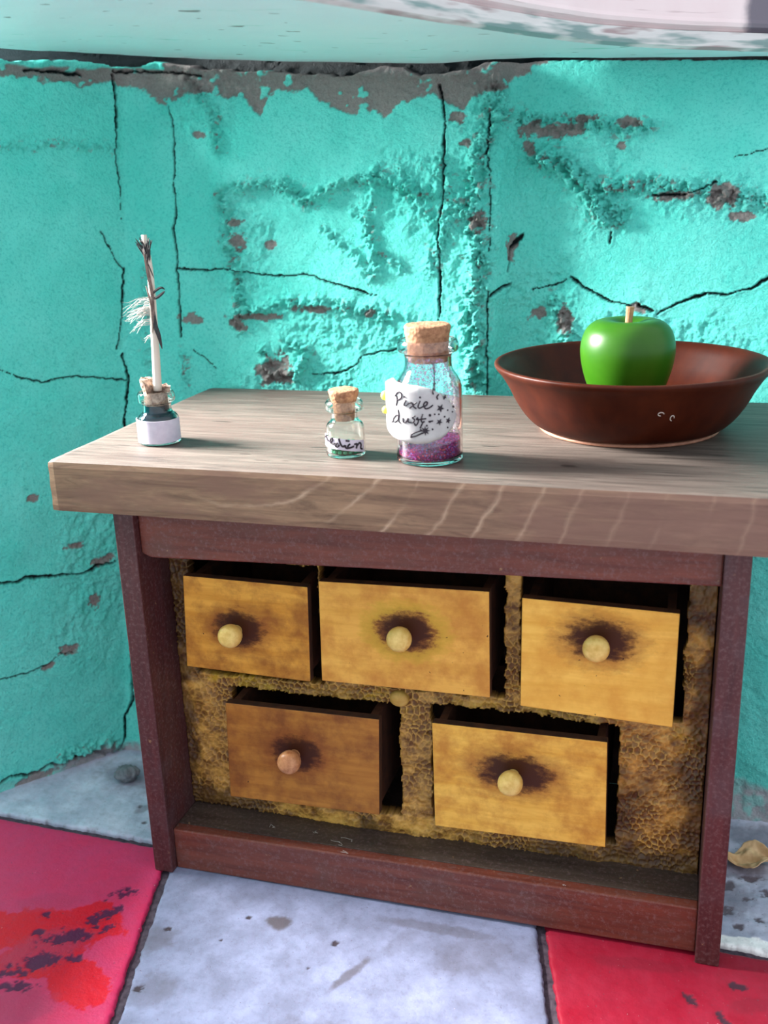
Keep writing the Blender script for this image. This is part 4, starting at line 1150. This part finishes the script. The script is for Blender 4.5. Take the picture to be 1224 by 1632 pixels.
# --- small bottle with green beads
MC = (66.0, 12.1, T + 0.04)
med = empty('corked_bottle', MC)
tag(med, 'small clear corked bottle with handwritten strip label and green beads inside', 'bottle')
_, inn = glass_bottle('glass_body', MC, [(4.2, 0), (5.15, 0.1), (5.25, 0.8), (5.25, 4), (5.2, 7.2), (4.8, 8.6), (3.9, 9.3), (3.55, 9.9), (3.5, 11.6), (3.8, 12.0), (4.9, 12.2), (5.1, 12.8), (5.05, 14.2), (4.6, 14.8)], 0.5, M['glass'], med, 0.75)
def cork_obj(name, c, prof, parent, mat, seed):
    V, F = lathe_geo(smooth_prof(prof, 1), 44, c)
    V = np.array(V); a = np.arctan2(V[:, 1] - c[1], V[:, 0] - c[0]); r = np.hypot(V[:, 0] - c[0], V[:, 1] - c[1])
    k = 1 + 0.035 * fbm(a * 3 + 20, V[:, 2] * 1.1, seed, 3)
    V[:, 0] = c[0] + (V[:, 0] - c[0]) * k; V[:, 1] = c[1] + (V[:, 1] - c[1]) * k
    topm = V[:, 2] > c[2] + prof[-1][1] - 1.2
    V[topm, 2] += 0.22 * fbm(V[topm, 0] / 1.5, V[topm, 1] / 1.5, seed + 4, 3)
    return fix_normals(mesh_obj(name, V, F, mat, parent, smooth=True))
cork_obj('cork', MC, [(0, 9.4), (2.3, 9.4), (2.65, 9.7), (2.9, 13.6), (3.5, 15.1), (4.05, 16.9), (4.0, 17.6), (3.4, 17.8), (0, 17.8)], med, M['cork'], 611)
lb = arc_label('paper_label', MC, 5.28, 0.1, [(-172, 3.0, 5.9), (-88, 2.6, 5.55), (-55, 2.1, 5.2), (-8, 1.2, 4.4)], M['paper'], med)
lb['label'] = 'white strip label with black handwriting'
def strokes(name, c, r, data, w, parent, dots=(), stars=()):
    V = []; F = []
    for st_ in data:
        P = [arc_pt(c, r, p[0], p[1]) for p in dense(st_, 4)]
        tube_geo(P, w, 6, True, V, F)
    for ph, z, rad in dots:
        i0 = len(V); n = 10
        for k in range(n):
            t = 2 * math.pi * k / n
            V.append(arc_pt(c, r + w * .6, ph + math.degrees(rad * math.cos(t) / r), z + rad * math.sin(t)))
        for k in range(n):
            t = 2 * math.pi * k / n
            V.append(arc_pt(c, r - w * .6, ph + math.degrees(rad * math.cos(t) / r), z + rad * math.sin(t)))
        F.append(tuple(range(i0, i0 + n))); F.extend((i0 + k, i0 + n + k, i0 + n + (k + 1) % n, i0 + (k + 1) % n) for k in range(n))
    for ph, z, rad, sp in stars:
        i0 = len(V); n = sp * 2
        for lay in (w * .6, -w * .6):
            for k in range(n):
                t = math.pi / 2 + math.pi * k / sp + ph * .01; q = rad if k % 2 == 0 else rad * .42
                V.append(arc_pt(c, r + lay, ph + math.degrees(q * math.cos(t) / r), z + q * math.sin(t)))
        V.append(arc_pt(c, r + w * .6, ph, z)); ce = len(V) - 1
        for k in range(n):
            j = (k + 1) % n
            F.append((i0 + k, i0 + j, ce)); F.append((i0 + k, i0 + n + k, i0 + n + j, i0 + j))
    return mesh_obj(name, V, F, M['marker'], parent, smooth=False)
strokes('lettering', MC, 5.37, MED_STROKES, 0.28, lb)

# beads, each its own thing
bm_ = bmesh.new(); bmesh.ops.create_uvsphere(bm_, u_segments=12, v_segments=8, radius=0.64 * MM)
bead_me = bpy.data.meshes.new('green_bead'); bm_.to_mesh(bead_me); bm_.free()
for p in bead_me.polygons: p.use_smooth = True
bead_me.materials.append(M['bead'])
zl = 0.82 + 0.64
k = 0
for layer in range(2):
    for rr, n in ((3.95, 18), (2.65, 12), (1.33, 6), (0, 1)):
        if layer == 1 and rr == 0: continue
        for j in range(n):
            a = 2 * math.pi * (j + 0.5 * layer) / n + rr
            o = link_mesh('green_bead', bead_me, None, (MC[0] + (rr - .06 * layer) * math.cos(a), MC[1] + (rr - .06 * layer) * math.sin(a), MC[2] + zl + layer * 1.16))
            tag(o, 'tiny round green bead heaped in the small corked bottle', 'bead', 'green beads in the small bottle')

# --- glitter bottle
PC = (89.3, 11.5, T + 0.04)
pix = empty('glitter_bottle', PC)
tag(pix, 'tall corked glass bottle of magenta glitter with white clay label reading Pixie dust', 'bottle')
_, inn = glass_bottle('glass_body', PC, [(7.4, 0), (8.5, 0.1), (8.65, 1.0), (8.65, 8), (8.6, 17.6), (8.35, 20.2), (7.2, 22.2), (6.25, 23.6), (6.0, 25.0), (6.0, 27.2), (6.3, 27.9), (7.5, 28.2), (7.85, 29.0), (7.8, 30.4), (7.3, 31.2)], 0.6, M['glass_pix'], pix, 0.9)
cork_obj('cork', PC, [(0, 25.6), (4.8, 25.6), (5.1, 26.0), (5.3, 30.0), (5.55, 32.0), (5.95, 34.2), (5.85, 34.8), (5.2, 35.0), (0, 35.0)], pix, M['cork'], 631)
# clay label: hugs the glass inside, rounder outside
LC = (88.2, 11.2, PC[2]); LR = 9.9
ph = np.linspace(-186, -19, 90)
def label_edges(p):
    up_ = [(-186, 18.5), (-180, 20.6), (-165, 21.6), (-150, 21.7), (-135, 21.3), (-110, 21.2), (-85, 21.0), (-66, 20.3), (-50, 18.9), (-38, 17.2), (-28, 15.2), (-22, 13.8), (-19, 12.6)]
    lo_ = [(-186, 14.0), (-180, 11.2), (-165, 9.0), (-150, 7.6), (-135, 6.7), (-115, 6.2), (-90, 6.1), (-70, 6.4), (-52, 7.2), (-40, 8.3), (-30, 9.7), (-22, 11.4), (-19, 12.5)]
    return np.interp(p, [q[0] for q in lo_], [q[1] for q in lo_]), np.interp(p, [q[0] for q in up_], [q[1] for q in up_])
zlo, zhi = label_edges(ph)
NV = 26
v = np.linspace(0, 1, NV)
PH, VV = np.meshgrid(ph, v)
ZZ = zlo + (zhi - zlo) * VV
edge_d = np.minimum(np.minimum(VV, 1 - VV) * (zhi - zlo), np.minimum(PH + 186, -19 - PH) * 0.17)
ca, sa = np.cos(np.radians(PH)), np.sin(np.radians(PH))
# inner radius measured from the label centre so that it touches the glass
dx_, dy_ = PC[0] - LC[0], PC[1] - LC[1]
bq = ca * dx_ + sa * dy_
rin = bq + np.sqrt(np.maximum(bq ** 2 - (dx_ ** 2 + dy_ ** 2) + 8.68 ** 2, 1))
rout = rin + np.maximum(LR - rin, 0.3) * sstep(-0.4, 1.0, edge_d) + 0.05 * fbm(PH / 14, ZZ / 2.5, 641, 3)
def ring_pts(R): return np.stack([LC[0] + R * ca, LC[1] + R * sa, LC[2] + ZZ], -1).reshape(-1, 3)
V = np.concatenate([ring_pts(rout), ring_pts(rin)])
nU = len(ph); g = grid_faces(nU, NV); F = list(map(tuple, g)) + [tuple(q[::-1]) for q in g + nU * NV]
i = np.arange(nU * NV).reshape(NV, nU)
loop = np.concatenate([i[0, :-1], i[:-1, -1], i[-1, :0:-1], i[:0:-1, 0]]); b2 = loop + nU * NV; nx_ = np.roll(np.arange(len(loop)), -1)
F += [(loop[k], b2[k], b2[nx_[k]], loop[nx_[k]]) for k in range(len(loop))]
lb = mesh_obj('clay_label', V, np.array(F) if False else F, M['clay'], pix, smooth=True); fix_normals(lb)
lb['label'] = 'thick white clay label with black handwriting and stars'
strokes('lettering', LC, LR + 0.04, PIXIE_STROKES, 0.2, lb, PIXIE_DOTS)
strokes('drawn_star', LC, LR + 0.08, [], 0.2, lb, (), PIXIE_STARS)
for phy, zy, rr in ((-170, 16.9, 1.25), (-157, 13.6, 1.0)):
    Vs, Fs = lathe_geo(smooth_prof([(0.2, -rr), (rr * .8, -rr * .7), (rr, 0), (rr * .8, rr * .7), (0.2, rr)], 2), 18, arc_pt(LC, LR + .15, phy, zy))
    fix_normals(mesh_obj('yellow_dab', Vs, [f for f in Fs] + [tuple(range(18)), tuple(range(len(Vs) - 18, len(Vs)))], M['yellow'], lb, smooth=True))
# glitter heap
nR, nA = 16, 48; rin_ = 8.65 - .6 - .05
V = [(PC[0], PC[1], PC[2] + 0.97)]; F = []
def gz(x, y): return 4.7 + 0.16 * (x - PC[0]) + 0.05 * (y - PC[1]) + 0.35 * float(fbm(np.array([x / 2.0]), np.array([y / 2.0]), 651, 3)[0])
ringb = []
for a in range(nA):
    t = 2 * math.pi * a / nA; V.append((PC[0] + rin_ * .93 * math.cos(t), PC[1] + rin_ * .93 * math.sin(t), PC[2] + 0.98))
for a in range(nA):
    t = 2 * math.pi * a / nA; V.append((PC[0] + rin_ * math.cos(t), PC[1] + rin_ * math.sin(t), PC[2] + 1.35))
for a in range(nA): F.append((0, 1 + (a + 1) % nA, 1 + a)); F.append((1 + a, 1 + (a + 1) % nA, 1 + nA + (a + 1) % nA, 1 + nA + a))
prev = 1 + nA
for r in range(nR, 0, -1):
    st = len(V); rad = rin_ * r / nR
    for a in range(nA):
        t = 2 * math.pi * a / nA; x, y = PC[0] + rad * math.cos(t), PC[1] + rad * math.sin(t); V.append((x, y, PC[2] + gz(x, y)))
    for a in range(nA): F.append((prev + a, prev + (a + 1) % nA, st + (a + 1) % nA, st + a))
    prev = st
V.append((PC[0], PC[1], PC[2] + gz(PC[0], PC[1])))
for a in range(nA): F.append((prev + a, prev + (a + 1) % nA, len(V) - 1))
gl = mesh_obj('glitter_heap', V, F, M['glitter'], None, origin=PC, smooth=True); fix_normals(gl)
tag(gl, 'sparkling magenta glitter filling the bottom of the tall corked bottle', 'glitter', kind='stuff')
# flakes clinging inside the glass
V = []; F = []; rng = np.random.default_rng(5)
iz = [q[1] for q in inn]; ir = [q[0] for q in inn]
for k in range(3600):
    z = rng.uniform(5.5, 27.0) if rng.random() < .75 else rng.uniform(17, 27); a = rng.uniform(0, 2 * math.pi)
    r = float(np.interp(z, iz, ir)) - 0.08; s = rng.uniform(.07, .19)
    c0 = np.array((math.cos(a), math.sin(a), 0)); tn = np.array((-math.sin(a), math.cos(a), 0)); u = tn + c0 * rng.normal(0, .35); w_ = np.array((0, 0, 1)) + c0 * rng.normal(0, .25)
    p = np.array(PC) + c0 * (r - s * .5) + (0, 0, z); st = len(V)
    V += [tuple(p - u * s), tuple(p + w_ * s), tuple(p + u * s), tuple(p - w_ * s)]; F.append((st, st + 1, st + 2, st + 3))
fk = mesh_obj('glitter_flakes', V, F, M['flake'], None, origin=PC)
tag(fk, 'fine pale glitter clinging to the inside of the tall bottle', 'glitter', kind='stuff')

# ------------------------------------------------------------------ floor litter
leaf_c = (179.5, 47.5, 0.9)
M['leaf'] = m_plain('dry_leaf', srgb(190, 148, 100), srgb(232, 198, 152), 0.2, 0.7, 0.4)
U, Vv = np.meshgrid(np.linspace(-1, 1, 44), np.linspace(-1, 1, 34))
wid = np.sqrt(np.clip(1 - U ** 2, 0, 1)) * (0.8 + 0.25 * np.sin(3 * U + 1)) * (1 + 0.18 * fbm(U * 3, U * 0, 703, 3))
Xl = U * 7.4; Yl = Vv * wid * 6.0
Zl = 3.6 * np.abs(Vv) * wid * (0.75 + 0.35 * np.sin(2.2 * U)) + 1.1 * fbm(U * 2.2, Vv * 2.2, 701, 3) + 1.8 * U ** 2 + 0.5 * np.sin(6 * Vv + 2 * U)
ct_, st_ = math.cos(0.18), math.sin(0.18)
LV = np.stack([leaf_c[0] + Xl * ct_ - Yl * st_, leaf_c[1] + Xl * st_ + Yl * ct_, leaf_c[2] + Zl - Zl.min() * 1.0], -1).reshape(-1, 3)
LV[:, 2] -= LV[:, 2].min() - 0.15
leaf = mesh_obj('dry_leaf', LV, list(map(tuple, grid_faces(44, 34))), M['leaf'], origin=leaf_c, smooth=True)
md = leaf.modifiers.new('thickness', 'SOLIDIFY'); md.thickness = 0.25 * MM
tag(leaf, 'crumpled tan dry leaf lying on the grey slab by the chest', 'leaf')

bm_ = bmesh.new(); bmesh.ops.create_icosphere(bm_, subdivisions=4, radius=1.0)
P = np.array([v_.co[:] for v_ in bm_.verts]); Fp = [[v_.index for v_ in f.verts] for f in bm_.faces]; bm_.free()
def lump(name, c, rad, seed, mat):
    q = P * np.array(rad); k = 1 + 0.5 * fbm(P[:, 0] * 1.6 + P[:, 2] + 9, P[:, 1] * 1.6 - P[:, 2], seed, 5, 0.65)
    q = q * k[:, None]; q[:, 2] -= q[:, 2].min() + 0.35
    return mesh_obj(name, q + np.array(c), Fp, mat, origin=c, smooth=True)
M['cement'] = m_plain('grey_cement', srgb(90, 94, 100), srgb(131, 134, 140), 0.5, 0.9, 0.5)
o = lump('cement_lump', (-34.5, 44, 0), (4.2, 3.6, 2.8), 711, M['cement']); tag(o, 'small grey lump of cement on the slab left of the chest', 'stone')

# lint on the lower shelf
V = []; F = []; rng = np.random.default_rng(3)
for (x, y, z) in [(62, 4.0, 15.3), (60, 6, 15.4), (63.5, 9, 15.2), (50, 11, 15.0), (128, 3.6, 15.7), (36, 10, 14.9)]:
    p = np.array((x, y, z + .15)); pts = [p]
    for k in range(7):
        p = p + (rng.normal(0, .7), rng.normal(0, .25) if y > 2.7 else -abs(rng.normal(0, .05)), rng.normal(0, .25)); p[2] = max(p[2], z + .05); pts.append(p)
    tube_geo(dense(pts, 3), 0.04, 4, True, V, F)
o = mesh_obj('lint', V, F, M['down'], chest); o['kind'] = 'stuff'; o['label'] = 'wisps of pale lint'
